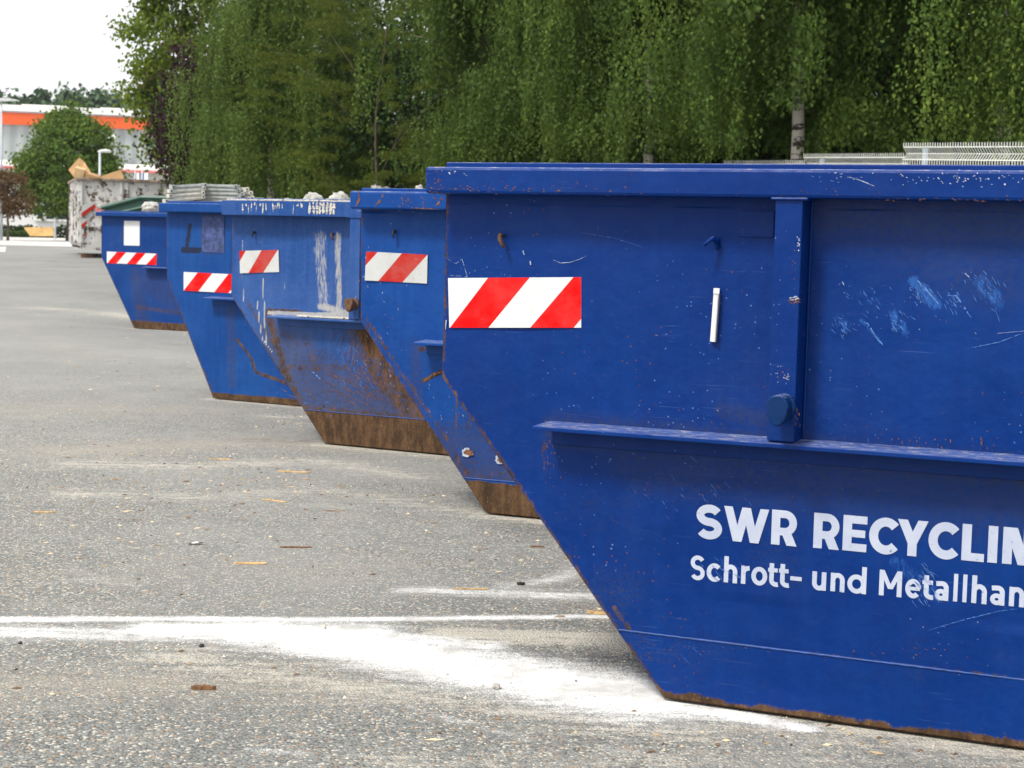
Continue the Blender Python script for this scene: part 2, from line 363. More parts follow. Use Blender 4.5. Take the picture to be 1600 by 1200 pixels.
    # ---- posts
    for pxx in (s['px'], L - s['px'] - .075):
        p = MB(); p.box(pxx, pxx + .075, -.082, .0, lz + .001, h - hr - .001)
        p.box(pxx - .012, pxx + .09, -.0895, -.002, h - hr - .006, h - hr + .002)
        p.box(pxx + .0755, pxx + .083, -.007, .0, lz + .001, h - hr - .002)
        p.build('post', rm, root, bevel=.004)
        if lug:
            lg = MB(); cz = lz + .088; cx = pxx + .046
            circ = lambda rad, nn, dx=0, dz=0: [(cx + dx + rad * math.cos(2 * math.pi * k / nn), cz + dz + rad * math.sin(2 * math.pi * k / nn)) for k in range(nn)]
            lg.prism(circ(.034, 22, 0, .010), lambda x, z, t: (x, t, z), -.083, -.097)
            lg.prism(circ(.023, 18, 0, .008), lambda x, z, t: (x, t, z), -.0975, -.1195)
            pear = []
            for k in range(28):
                an = math.pi / 2 + 2 * math.pi * k / 28; rr = .032 if math.sin(an) > -.2 else .032 + .019 * max(0, (-math.sin(an) - .2)) / .8
                wdt = 1.0 if math.sin(an) > 0 else 1 - .38 * (-math.sin(an))
                pear.append((cx + rr * math.cos(an) * wdt, cz + .012 + rr * math.sin(an)))
            lg.prism(pear, lambda x, z, t: (x, t, z), -.120, -.158)
            lg.build('lifting_lug', [s.get('lugm', rm), MAT['rust']], root, smooth=False, bevel=.004)
    # ---- doubled plate round the foot
    if band_plate:
        zt = band_plate if band_plate is not True else .195
        xl = b * (1 - zt / zk)
        q = MB(); q.add([(xl + .012, -.0035, zt), (b + .004, -.0035, .012), (L - b - .004, -.0035, .012), (L - xl - .012, -.0035, zt),
                        (xl + .012, .0, zt + .004), (L - xl - .012, .0, zt + .004), (b + .004, 0, .012), (L - b - .004, 0, .012)],
                       [(0, 1, 2, 3), (4, 0, 3, 5), (1, 6, 7, 2)])
        q.build('foot_plate', mat, root, fixn=True)
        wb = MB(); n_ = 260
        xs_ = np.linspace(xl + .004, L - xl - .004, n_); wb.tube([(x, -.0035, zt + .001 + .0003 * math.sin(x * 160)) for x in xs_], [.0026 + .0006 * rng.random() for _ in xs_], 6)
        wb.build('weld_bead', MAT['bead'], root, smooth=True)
    for y_ in (.05, W - .13): sk_ = MB(); sk_.box(b + .05, L - b - .05, y_, y_ + .08, .0005, .0078); sk_.build('runner', MAT['dark_steel'], root)
    for kind, px, py in hooks:
        c = wl(i, px, py, 0.02); hk = MB()
        if kind == 'bent':
            hk.tube([(c[0] - .002, -.001, c[1] + .012), (c[0] - .002, -.024, c[1] + .014), (c[0] + .001, -.034, c[1] + .004), (c[0] + .007, -.030, c[1] - .012), (c[0] + .011, -.022, c[1] - .022)], [.0055, .006, .006, .0055, .003], 8)
            hk.build('hook', MAT['rust'], root, smooth=True)
        elif kind == 'fork':
            hk.tube([(c[0] + .012, -.001, c[1] - .008), (c[0] + .010, -.018, c[1] + .006), (c[0] + .004, -.028, c[1] + .014), (c[0] - .004, -.036, c[1] + .006), (c[0] - .016, -.044, c[1] - .006)], [.007, .007, .006, .0055, .005], 8)
            hk.tube([(c[0] + .009, -.004, c[1] + .014), (c[0] + .012, -.010, c[1] - .016)], .006, 8)
            hk.build('hook', rm, root, smooth=True)
        else:
            hk.tube([(c[0], -.001, c[1] + .016), (c[0], -.02, c[1] + .018), (c[0] + .001, -.028, c[1] + .006), (c[0] + .002, -.026, c[1] - .014)], .0065, 8)
            hk.build('hook', MAT['dark_steel'] if kind == 'dark' else rm, root, smooth=True)
    return root

def absorb(root, o, target):
    "merge surface marks into the mesh of the part they lie on"
    t = sorted([c for c in root.children if c.name.split('.')[0] == target], key=lambda c: c.name)[0]; me = t.data; base = len(me.materials); b = bmesh.new(); b.from_mesh(me); nf = len(b.faces); b.from_mesh(o.data); b.faces.ensure_lookup_table()
    for f in b.faces[nf:]: f.material_index += base
    b.to_mesh(me); b.free()
    for x in o.data.materials: me.materials.append(x)
    bpy.data.objects.remove(o)
def scars(i, root, strokes, mat, name='scratch', y=-.0045, seed=3, jag=.5, target='body'):
    "thin irregular flat scars standing just proud of the plate; merged in one part"
    rng = random.Random(seed); mb = MB()
    for pts, wd in strokes:
        q = [wl(i, *p, off=-y) for p in pts]; dense_ = []
        for a_, b_ in zip(q[:-1], q[1:]):
            n_ = max(2, int(np.linalg.norm(b_ - a_) / .006))
            for k in range(n_): dense_.append(a_ + (b_ - a_) * k / n_)
        dense_.append(q[-1]); n_ = len(dense_); run = []
        for k, c in enumerate(dense_):
            t = (dense_[min(k + 1, n_ - 1)] - dense_[max(k - 1, 0)]); t = t / (np.linalg.norm(t) + 1e-9); nn = np.array([-t[1], t[0]])
            ww = wd * .5 * (math.sin(math.pi * (k + .6) / (n_ + .2)) ** .6) * rng.uniform(1 - jag, 1 + jag * .6)
            run.append((c + nn * ww + nn * rng.uniform(-.3, .3) * wd, c - nn * ww * rng.uniform(.5, 1)))
        for k in range(n_ - 1):
            if rng.random() < .12 * jag * 2: continue
            (a1, b1), (a2, b2) = run[k], run[k + 1]
            mb.add([(a1[0], y, a1[1]), (b1[0], y, b1[1]), (b2[0], y, b2[1]), (a2[0], y, a2[1])], [(0, 1, 2, 3)])
    absorb(root, mb.build(name, mat, root, fixn=False), target)
def patch(i, root, cen, rad, mat, name='bare_patch', y=-.0045, seed=1):
    rng = random.Random(seed); mb = MB(); 
    for (px, py), (rx, rz) in zip(cen, rad):
        c = wl(i, px, py, off=-y); n_ = 22; ph_ = rng.uniform(0, 6)
        pts = [(c[0] + rx * math.cos(t) * k, y, c[1] + rz * math.sin(t) * k) for t, k in [(2 * math.pi * j / n_, 1 + rng.uniform(-.28, .2)) for j in range(n_)]]
        mb.add([(c[0], y, c[1])] + pts, [(0, 1 + j, 1 + (j + 1) % n_) for j in range(n_)])
    absorb(root, mb.build(name, mat, root, fixn=False), 'body')

# --- skip 1 (nearest)
P1 = paint('blue_paint_fresh', (.0000, .0195, .135), (.0010, .033, .180), .55, .65, .16, .012, .008, 1.0, 1, (.030, .036, .062))
marks1 = [('scuff', [(1430, 440), (1462, 475)], .035, .62), ('scuff', [(1482, 460), (1500, 470)], .02, .5), ('scuff', [(1310, 495), (1322, 512)], .03, .55), ('scuff', [(1345, 500), (1376, 535)], .015, .55), ('scuff', [(1395, 490), (1415, 520)], .03, .55), ('scuff', [(1535, 440), (1560, 475)], .045, .55), ('scuff', [(1345, 465), (1375, 470)], .04, .45), ('scuff', [(1400, 880), (1460, 930)], .05, .5), ('scuff', [(1125, 880), (1160, 900)], .05, .45), ('scuff', [(900, 632), (912, 645)], .015, .5), ('scuff', [(975, 400), (985, 412)], .04, .35), ('rust', [(850, 690), (852, 740)], .02, .5), ('rust', [(852, 668), (900, 672)], .02, .45), ('dirt', [(870, 670), (1200, 700), (1600, 740)], .07, .75),
          ('dirt', [(1000, 720), (1300, 760), (1600, 800)], .14, .42), ('rust', [(980, 985), (1050, 1085)], .03, .55), ('rust', [(1045, 1085), (1200, 1112), (1600, 1166)], .040, .60),
          ('rust', [(990, 990), (1600, 1060)], .012, .50), ('dirt', [(1050, 1050), (1180, 1070)], .08, .5), ('dirt', [(1270, 330), (1600, 345)], .10, .6), ('dirt', [(1350, 350), (1560, 430)], .14, .35),
          ('rust', [(960, 950), (985, 985)], .02, .55), ('rust', [(1210, 650), (1235, 675)], .02, .55), ('dirt', [(1130, 640), (1210, 660)], .04, .5),
          ('rust', [(1400, 1145), (1600, 1168)], .04, .66)]
SK[1]['lugm'] = paint('lug_paint', (.0003, .016, .080), (.003, .028, .11), .6, 1., .60, .0, .01, 1., 9)
SK[3]['lugm'] = MAT['rust']
s1 = skip(1, P1, marks1, .006, 1.9, .188, seed=4, hooks=[('bent', 783, 375), ('fork', 1113, 380)])
tag(s1, 'nearest and largest blue skip with white company lettering on its side', 'skip', 'blue skips standing in a row')
sticker(1, s1, [(700, 434.5), (908, 433), (908, 512), (702, 512)], [((.308, .623), (.005, .305)), ((.944, 1.26), (.622, .946))], [MAT['board_white'], MAT['board_red']])
# recessed cover plate outline, label strip
p0, p1_ = wl(1, 1153, 329, .002), wl(1, 1209, 371, .002)
mb = MB(); mb.box(p0[0], p1_[0], -.0045, .0, p1_[1], p0[1]); mb.build('cover_plate', P1, s1, bevel=.0012)
ca, cb = wl(1, 1120, 452, .01), wl(1, 1114, 534, .01)
mb = MB(); M = Matrix.Translation((float((ca[0] + cb[0]) / 2), 0, float((ca[1] + cb[1]) / 2))) @ Matrix.Rotation(math.atan2(ca[0] - cb[0], ca[1] - cb[1]), 4, 'Y')
hl = float(np.linalg.norm(ca - cb)) / 2
mb.box(-.0085, .0055, -.010, -.002, -hl, hl, 0, M); mb.box(.006, .0085, -.015, -.002, -hl, hl - .012, 1, M); mb.box(-.0085, .0085, -.0125, -.0102, hl - .012, hl + .003, 0, M)
o = mb.build('label_strip', [MAT['board_white'], simple('grey_edge', (.25, .26, .30), .6)], s1); o['label'] = 'small upright white strip'
# lettering: each glyph drawn as bold strokes in a box W wide and one cap height tall
def arc(cx, cy, rx, ry, a0, a1, n_=18):
    return [(cx + rx * math.cos(R(a0 + (a1 - a0) * k / n_)), cy + ry * math.sin(R(a0 + (a1 - a0) * k / n_))) for k in range(n_ + 1)]
def crom(P, n_=7):
    out = []
    for i_ in range(len(P) - 1):
        p0, p1, p2, p3 = P[max(i_ - 1, 0)], P[i_], P[i_ + 1], P[min(i_ + 2, len(P) - 1)]
        for k in range(n_):
            t = k / n_; out.append(tuple(.5 * ((2 * p1[c]) + (p2[c] - p0[c]) * t + (2 * p0[c] - 5 * p1[c] + 4 * p2[c] - p3[c]) * t * t + (3 * p1[c] - p0[c] - 3 * p2[c] + p3[c]) * t ** 3) for c in (0, 1)))
    return out + [P[-1]]
def glyph(ch, W, T, xh=.73):
    "-> list of (kind, data): 'poly' point list, or 'path' centre line"
    h = T / 2; r = []; Tv = T * .88; hv = Tv / 2
    bar = lambda x0, x1, y0, y1: ('poly', [(x0, y0), (x1, y0), (x1, y1), (x0, y1)])
    par = lambda xb, xt, y0, y1, wd: ('poly', [(xb, y0), (xb + wd, y0), (xt + wd, y1), (xt, y1)])
    if ch == 'S': q = .25 - hv / 2; return [('path', arc(W / 2, 1 - hv - q, W / 2 - h * .95, q, 28, 268, 18) + arc(W / 2, hv + q, W / 2 - h * .95, q, 88, -152, 18), T * .94)]
    if ch == 'W': q = W - T * 1.06; return [par(q * .27, 0, 0, 1, T * 1.02), par(q * .27, q * .5, 0, 1, T * 1.02), par(q * .74, q * .5, 0, 1, T * 1.02), par(q * .74, q, 0, 1, T * 1.02)]
    if ch == 'R': return [bar(0, T, 0, 1), ('path', [(T * .8, 1 - hv), (W * .52, 1 - hv)] + arc(W * .52, .64, W - h - W * .52, .36 - hv, 90, -90, 12) + [(T * .8, .28 + hv)], Tv), par(W - T * 1.18, W * .40, 0, .34, T * 1.16)]
    if ch == 'E': return [bar(0, T, 0, 1), bar(T, W, 0, Tv), bar(T, W, 1 - Tv, 1), bar(T, W * .93, .5 - hv * .95, .5 + hv * .95)]
    if ch == 'C': return [('path', arc(W * .56, .5, W * .56 - h, .5 - hv, 42, 318, 26), T)]
    if ch == 'G': return [('path', arc(W * .56, .5, W * .56 - h, .5 - hv, 42, 300, 26), T), bar(W - T, W, .08, .52)]
    if ch == 'Y': return [bar(W / 2 - h, W / 2 + h, 0, .42), par(W / 2 - h * 1.05, 0, .36, 1, T * 1.1), par(W / 2 - h * 1.15, W - T * 1.1, .36, 1, T * 1.1)]
    if ch == 'L': return [bar(0, T, 0, 1), bar(T, W, 0, Tv)]
    if ch in 'Il': return [bar(0, W, 0, 1.0 if ch == 'I' else 1.06)]
    if ch == 'N': return [bar(0, T, 0, 1), bar(W - T, W, 0, 1), par(W - T * 1.5, T * .2, 0, 1, T * 1.3)]
    if ch == 'M': q = W / 2; return [bar(0, T, 0, 1), bar(W - T, W, 0, 1), par(q - T * .5, 0, .28, 1, T), par(q - T * .5, W - T, .28, 1, T)]
    if ch == 'c': return [('path', arc(W * .56, xh / 2, W * .56 - h, xh / 2 - hv, 42, 318, 22), T)]
    if ch == 'o': return [('path', arc(W / 2, xh / 2, W / 2 - h, xh / 2 - hv, 0, 360, 28), T)]
    if ch == 'e': return [('path', arc(W / 2, xh / 2, W / 2 - h, xh / 2 - hv, 0, 318, 26), T), bar(T * .6, W - T * .3, xh * .5 - Tv * .42, xh * .5 + Tv * .42)]
    if ch == 'h' or ch == 'n': return [bar(0, T, 0, 1.06 if ch == 'h' else xh), ('path', [(h, xh * .5)] + arc(W / 2, xh - hv - W * .36, W / 2 - h, W * .36, 170, 0, 14) + [(W - h, 0)], T)]
    if ch == 'u': return [bar(W - T, W, 0, xh), ('path', [(h, xh)] + arc(W / 2, hv + W * .36, W / 2 - h, W * .36, 180, 350, 14), T)]
    if ch == 'd': return [bar(W - T, W, 0, 1.06), ('path', arc(W / 2 - .02, xh / 2, W / 2 - h, xh / 2 - hv, 0, 360, 26), T)]
    if ch == 'a': return [bar(W - T, W, 0, xh * .66), ('path', [(W * .10, xh * .86), (W * .3, xh - hv * 1.1)] + arc(W * .53, xh * .66, W * .47 - h, xh * .34 - hv, 100, 0, 10), T), ('path', arc(W * .46, xh * .30, W * .46 - h, xh * .30 - hv, 0, 360, 22), T * .92)]
    if ch == 'r': return [bar(0, T, 0, xh), ('path', [(h, xh * .45)] + arc(W * .95, xh - hv - W * .55, W * .95 - h, W * .55, 170, 92, 8), T)]
    if ch == 't': return [bar(0, W, xh - Tv, xh), ('path', [(W * .38, .92), (W * .38, .24)] + arc(W * .38 + .20, .24, .20, .24 - hv, 180, 290, 8), T)]
    if ch == '-': return [bar(0, W, .30, .30 + Tv)]
    return []
def word(root, i, items, z0, z1, x0r, x1r, cap, T, label):
    "items (char, local x left, local x right)"
    mb = MB(); k = 0
    for ch, xa, xb in items:
        zb = z0 + (z1 - z0) * ((xa - x0r) / (x1r - x0r)); W = (xb - xa) / cap
        for g in glyph(ch, W, T):
            y = -.0014 - .00007 * (k % 5); k += 1
            if g[0] == 'poly': mb.add([(xa + p[0] * cap, y, zb + p[1] * cap) for p in g[1]], [tuple(range(len(g[1])))]); continue
            P = g[1]; t_ = g[2]; L_, Rr = [], []
            closed = math.hypot(P[0][0] - P[-1][0], P[0][1] - P[-1][1]) < 1e-5
            for j in range(len(P)):
                a_ = P[j - 1] if j > 0 else (P[-2] if closed else P[j]); b_ = P[j + 1] if j < len(P) - 1 else (P[1] if closed else P[j])
                dx, dy = b_[0] - a_[0], b_[1] - a_[1]; l = math.hypot(dx, dy) or 1; L_.append((P[j][0] - dy / l * t_ / 2, P[j][1] + dx / l * t_ / 2)); Rr.append((P[j][0] + dy / l * t_ / 2, P[j][1] - dx / l * t_ / 2))
            vs = [(xa + p[0] * cap, y, zb + p[1] * cap) for q in zip(L_, Rr) for p in q]; mb.add(vs, [(2 * j, 2 * j + 1, 2 * j + 3, 2 * j + 2) for j in range(len(P) - 1)])
    o = mb.build('lettering', MAT['letter'], root, fixn=False); o['label'] = label; return o
def px_items(i, chars, yb): return [(c_, float(wl(i, a_, yb, .006)[0]), float(wl(i, b_, yb, .006)[0])) for c_, a_, b_ in chars]
row1 = [('S', 1086, 1127), ('W', 1129, 1200), ('R', 1204, 1244.5)]
row1b = [('R', 1269, 1310), ('E', 1315, 1352.5), ('C', 1356, 1403), ('Y', 1400, 1448), ('C', 1449, 1498), ('L', 1501.5, 1537), ('I', 1542.5, 1557.5), ('N', 1565.5, 1613)]
i1 = px_items(1, row1, 845); i2 = px_items(1, row1b, 870); xe = i2[-1][2]; i2.append(('G', xe + .014, xe + .104))
word(s1, 1, i1, .476, .489, .80, 1.70, .0965, .250, 'bold white word SWR'); word(s1, 1, i2, .476, .489, .80, 1.70, .0965, .250, 'bold white word RECYCLING')
r2 = [('S', 1077.5, 1100), ('c', 1103, 1125), ('h', 1130, 1151), ('r', 1157, 1171), ('o', 1173, 1198), ('t', 1199, 1214), ('t', 1216, 1231), ('-', 1234, 1252)]
r2b = [('u', 1268, 1290), ('n', 1297, 1319), ('d', 1324, 1353)]
r2c = [('M', 1372, 1407.5), ('e', 1413, 1438), ('t', 1439.5, 1456), ('a', 1459, 1481), ('l', 1488.5, 1495), ('l', 1503, 1509.5), ('h', 1517, 1541), ('a', 1546, 1569), ('n', 1576, 1600)]
j3 = px_items(1, r2c, 940); xe = j3[-1][2]
for c_, w_, g_ in [('d', .044, .011), ('e', .043, .011), ('l', .012, .010)]: j3.append((c_, xe + g_, xe + g_ + w_)); xe += g_ + w_
for it, lb in ((px_items(1, r2, 905), 'white word Schrott-'), (px_items(1, r2b, 915), 'white word und'), (j3, 'white word Metallhandel')): word(s1, 1, it, .357, .3785, .79, 1.66, .0695, .185, lb)
rg = random.Random(11)
def burst(cx, cy, w_, h_, n_, ln, ang, wd):
    out = []
    for _ in range(n_):
        x = cx + rg.gauss(0, w_ / 2.6); y = cy + rg.gauss(0, h_ / 2.6); l = ln * rg.uniform(.3, 1); a_ = ang + rg.gauss(0, .16)
        out.append(([(x, y), (x + l * .5 * math.cos(a_) + rg.uniform(-1, 1), y + l * .5 * math.sin(a_)), (x + l * math.cos(a_), y + l * math.sin(a_))], wd * rg.uniform(.5, 1.3)))
    return out
B = []
B += burst(1436, 455, 22, 26, 34, 16, 1.0, .0016) + burst(1490, 470, 16, 30, 16, 14, 1.0, .0013) + burst(1550, 450, 34, 46, 22, 18, 1.05, .0013)
B += burst(1315, 505, 24, 22, 26, 12, .9, .0015) + burst(1400, 505, 26, 28, 22, 14, .9, .0014) + burst(1350, 465, 44, 30, 14, 12, .9, .0014) + burst(1510, 430, 30, 22, 12, 10, .9, .0014)
B += [([(1480, 462), (1494, 462), (1506, 480), (1518, 497)], .0045), ([(1342, 500), (1356, 506), (1368, 526), (1380, 540)], .0045), ([(1430, 436), (1445, 450), (1468, 477)], .005), ([(1510, 545), (1560, 535), (1600, 520)], .002)]
B += burst(1440, 905, 30, 40, 26, 22, .95, .0017) + burst(1130, 890, 46, 24, 18, 16, .7, .0014) + burst(1270, 700, 200, 30, 22, 26, .9, .0012) + burst(1060, 760, 160, 60, 18, 20, .9, .001)
B += [([(1450, 985), (1500, 970), (1560, 955), (1598, 950)], .0018), ([(1082, 1012), (1098, 1026)], .001), ([(1062, 1022), (1078, 1038)], .001), ([(872, 712), (882, 724)], .0012), ([(1010, 388), (960, 372), (900, 362)], .0008)]
scars(1, s1, B, MAT['chip_blue'], 'scuff_marks', seed=5)
Wt = [([(817, 392), (819, 398)], .004), ([(828, 408), (829, 414)], .004), ([(864, 406), (876, 411), (890, 410), (906, 405), (916, 400)], .0014), ([(700, 405), (712, 412), (722, 405), (730, 432), (700, 430)], .0012), ([(697, 500), (696, 515)], .004),
      ([(1316, 440), (1319, 446)], .003), ([(1508, 427), (1514, 433)], .003), ([(1558, 521), (1600, 517)], .001)] + burst(1475, 480, 120, 60, 14, 3, .8, .0014) + burst(1240, 750, 350, 120, 22, 2, .8, .0010) + burst(1230, 600, 14, 40, 14, 3, .5, .0022) \
     + burst(900, 480, 200, 130, 16, 2, .8, .0009) + burst(1480, 1000, 120, 90, 18, 3, .8, .0013) + burst(1080, 650, 60, 40, 12, 4, .8, .0014)
scars(1, s1, Wt, MAT['chip_white'], 'paint_chips', y=-.0052, seed=6)
Rs = burst(1420, 690, 200, 16, 18, 5, 1.3, .003) + burst(1540, 690, 60, 22, 10, 6, 1.4, .003) + burst(900, 800, 120, 140, 24, 3, 1.2, .002) + burst(1300, 600, 240, 120, 26, 3, 1.2, .0018) + burst(1100, 760, 260, 60, 60, 4, 1.1, .0014) + burst(1350, 1020, 320, 14, 26, 5, .2, .0022) + burst(1040, 1010, 90, 60, 30, 4, 1.2, .0016) + burst(860, 700, 16, 70, 18, 6, 1.5, .003) + [([(880, 940), (900, 948), (960, 960)], .002)]
scars(1, s1, Rs, MAT['chip_rust'], 'rust_scars', y=-.0049, seed=7)
# chips on the rim face (stand on the rim) and on the post
def rim_scars(i, root, strokes, mat, off, seed, name='rim_chips'): return scars(i, root, strokes, mat, name, y=-off, seed=seed, target='post' if 'post' in name else 'rim')
rim_scars(1, s1, burst(1510, 278, 150, 16, 70, 3, .5, .003) + burst(1320, 276, 60, 10, 16, 5, .4, .002) + [([(1325, 276), (1345, 282), (1366, 291)], .002)] + burst(700, 268, 40, 8, 10, 4, .5, .003), MAT['chip_white'], RW + .0012, 8)
rim_scars(1, s1, burst(760, 295, 160, 8, 40, 5, .2, .003) + burst(1500, 312, 180, 4, 30, 6, .1, .003) + burst(680, 285, 24, 26, 26, 4, .8, .003) + burst(1250, 300, 400, 12, 20, 4, .5, .002), MAT['chip_rust'], RW + .0014, 9)
rim_scars(1, s1, burst(1240, 470, 8, 6, 10, 10, .1, .004) + burst(1222, 580, 20, 20, 14, 3, .5, .002) + burst(1245, 650, 6, 24, 8, 10, 1.5, .004) + burst(1240, 420, 8, 70, 8, 3, 1.5, .003), MAT['chip_rust'], .0832, 10, 'post_chips')
rim_scars(1, s1, burst(1238, 466, 7, 6, 9, 8, .1, .003) + burst(1226, 585, 22, 14, 16, 3, .5, .002) + burst(1247, 380, 5, 40, 9, 4, 1.5, .004), MAT['chip_white'], .0834, 12, 'post_scratches')

# --- skip 2
P2 = paint('blue_paint_mid', (.0012, .036, .190), (.008, .062, .255), .6, .3, .18, .155, .006, .6, 2)
marks2 = [('rust', [(690, 580), (662, 595)], .018, .9), ('rust', [(568, 322), (590, 328)], .016, .85), ('dirt', [(700, 690), (790, 700), (840, 730)], .14, .7), ('rust', [(715, 600), (712, 670)], .02, .62),
          ('dirt', [(650, 540), (650, 640)], .05, .5), ('rust', [(655, 545), (695, 548)], .03, .6), ('rust', [(573, 500), (700, 690), (760, 795)], .03, .55), ('rust', [(735, 630), (730, 670)], .02, .6), ('lime', [(575, 385), (574, 392)], .02, .4)]
s2 = skip(2, P2, marks2, .012, 1.6, .165, seed=5, hooks=[('dark', 615, 367)])
tag(s2, 'second nearest blue skip with rusty streaks across its rim and brown foot', 'skip', 'blue skips standing in a row')
sticker(2, s2, [(572, 393), (668, 398), (667, 443), (570, 438)], [((-.30, .19), (-.5, -.20)), ((.585, 1.0), (.22, .61))], [MAT['board_white_old'], MAT['board_red_old']])
rim_scars(2, s2, [([(560, 298), (561, 310), (556, 323)], .012), ([(600, 300), (596, 310), (586, 323)], .012), ([(690, 308), (684, 318), (680, 324)], .010)] + burst(640, 310, 60, 18, 20, 4, .8, .006) + [([(640, 325), (690, 327)], .006)], MAT['chip_rust'], RW + .0012, 13, 'rust_streaks')
patch(2, s2, [(730, 707), (783, 718)], [(.034, .020), (.030, .022)], MAT['chip_white'], y=-.0046, seed=4)
patch(2, s2, [(732, 707), (784, 719)], [(.026, .015), (.022, .016)], MAT['chip_rust'], 'rust_patch', y=-.0056, seed=9)
scars(2, s2, [([(662, 595), (675, 586), (694, 580)], .012), ([(567, 320), (578, 326), (590, 328)], .009)] + burst(722, 630, 22, 60, 20, 9, 1.6, .003) + burst(600, 460, 50, 90, 16, 4, 1, .003), MAT['chip_rust'], 'rust_scars', seed=14)
scars(2, s2, burst(620, 330, 90, 20, 6, 8, .1, .002) + burst(615, 500, 60, 200, 24, 5, 1.3, .0022) + burst(572, 420, 10, 60, 8, 6, 1.5, .004) + burst(700, 620, 70, 100, 20, 5, 1.3, .002), MAT['chip_white'], 'paint_chips', y=-.0052, seed=15)

# --- skip 3
P3 = paint('blue_paint_faded', (.008, .050, .20), (.040, .095, .27), .75, .8, .45, .205, .006, .8, 3, (.060, .045, .038))
marks3 = [('dirt', [(440, 560), (520, 620), (640, 640)], .32, .85), ('rust', [(470, 640), (600, 650), (690, 655)], .06, .55), ('rust', [(600, 560), (660, 645)], .12, .66), ('rust', [(440, 520), (470, 540)], .06, .5), ('lime', [(440, 345), (446, 470)], .02, .36), ('lime', [(470, 400), (476, 480)], .02, .38), ('lime', [(500, 370), (505, 470)], .09, .50), ('lime', [(528, 368), (530, 488)], .045, .58), ('lime', [(495, 390), (500, 400)], .06, .45), ('lime', [(420, 489), (565, 494)], .022, .85), ('lime', [(500, 478), (545, 490)], .05, .62),
          ('lime', [(402, 470), (410, 530), (425, 550)], .012, .75), ('lime', [(411, 435), (416, 535)], .012, .75), ('lime', [(378, 375), (380, 470)], .012, .62), ('lime', [(437, 365), (436, 400)], .01, .6),
          ('rust', [(560, 500), (590, 570), (640, 640)], .20, .60), ('rust', [(565, 505), (585, 545)], .13, .78), ('rust', [(420, 490), (445, 580), (500, 690)], .06, .62), ('dirt', [(480, 600), (640, 640)], .2, .85),
          ('dirt', [(500, 645), (680, 655)], .08, .95), ('dirt', [(425, 510), (440, 600)], .09, .8), ('rust', [(450, 574), (540, 575)], .05, .55), ('rust', [(385, 470), (430, 540)], .04, .55), ('rust', [(420, 484), (470, 488)], .03, .7), ('soot', [(520, 455), (518, 470)], .03, .4),
          ('soot', [(440, 500), (560, 508)], .03, .5), ('dirt', [(560, 520), (620, 600)], .16, .7), ('rust', [(480, 530), (490, 560)], .08, .5)]
s3 = skip(3, P3, marks3, .014, 1.6, .205, seed=6, hooks=[('dark', 395, 367), ('bent', 519, 369)])
tag(s3, 'faded blue skip with pale mortar drips on its rim and rust brown lower side', 'skip', 'blue skips standing in a row')
sticker(3, s3, [(374, 392), (435, 390.5), (436, 425), (375, 427)], [((-.4, .165), (-.5, -.18)), ((.57, .985), (.22, .60))], [MAT['board_white_old'], MAT['board_red_old']])
rg.seed(5)
drips = [([(x, 318 + rg.uniform(-2, 1)), (x + rg.uniform(-1.5, 1), rg.uniform(322, 335))], rg.uniform(.004, .013)) for x in [379, 384, 388, 393, 398, 401, 407, 411, 415, 426, 430, 434, 436, 441, 459, 464, 466, 470, 472, 494, 503, 512]]
drips += [([(x, 316), (x + rg.uniform(-2, 2), 335)], .022) for x in (484, 489, 495, 500, 505, 511, 517, 522)]
lime = simple('dried_mortar', (.50, .47, .40), .9, .2, 60, .4)
rim_scars(3, s3, [d for d in drips], lime, RW + .0014, 21, 'mortar_drips')
scars(3, s3, burst(590, 560, 60, 90, 60, 34, 1.2, .005) + burst(540, 600, 110, 50, 44, 30, .5, .004) + burst(560, 540, 50, 60, 30, 30, 1.9, .004), MAT['chip_rust'], 'rust_scars', seed=22)
scars(3, s3, burst(560, 570, 60, 60, 22, 20, 1.1, .003) + burst(490, 640, 100, 30, 12, 12, .3, .003) + [([(487, 580), (502, 594)], .012)], MAT['chip_blue'], 'scuff_marks', seed=23)
mb = MB(); rg2 = random.Random(4)      # mortar crumbs lying along rim and ledge
for k in range(150):
    x = rg2.uniform(.02, 1.6); r_ = rg2.uniform(.006, .02); mb.box(x - r_ * 1.6, x + r_ * 1.6, -.085 + rg2.uniform(0, .03), -.02 - rg2.uniform(0, .03), 1.4915, 1.4915 + r_ * .55)
for k in range(60):
    x = rg2.uniform(.55, 1.3); r_ = rg2.uniform(.006, .018); mb.box(x - r_ * 2, x + r_ * 2, -.08 + rg2.uniform(0, .02), -.02, .7855, .7855 + r_ * .6)
absorb(s3, mb.build('mortar_crust', lime, s3), 'rim')

# --- skip 4
P4 = paint('blue_paint_plain', (.0012, .038, .185), (.010, .064, .235), .7, .35, .12, .02, .01, .5, 4)
marks4 = [('soot', [(297, 352), (292, 388)], .035, .8), ('soot', [(286, 391), (312, 391)], .04, .8), ('rust', [(370, 530), (392, 560), (400, 582), (430, 592), (455, 602)], .03, .75), ('dirt', [(360, 470), (362, 600)], .06, .6),
          ('dirt', [(320, 340), (320, 390), (345, 390), (345, 342), (332, 342), (332, 390)], .06, .55), ('rust', [(334, 620), (470, 628)], .05, .6), ('lime', [(390, 560), (392, 585)], .015, .4), ('rust', [(262, 440), (334, 620)], .04, .55), ('lime', [(300, 400), (300, 440)], .03, .3)]
s4 = skip(4, P4, marks4, .018, 1.8, False, seed=7)
tag(s4, 'blue skip fourth from the camera, loaded with grey concrete beams', 'skip', 'blue skips standing in a row')
sticker(4, s4, [(287, 425), (362, 428.5), (362, 458), (287, 454)], [((.29, .60), (.0, .31)), ((.93, 1.3), (.64, .93))], [MAT['board_white'], MAT['board_red']])
c0, c1 = wl(4, 316, 336, .004), wl(4, 350, 395, .004)
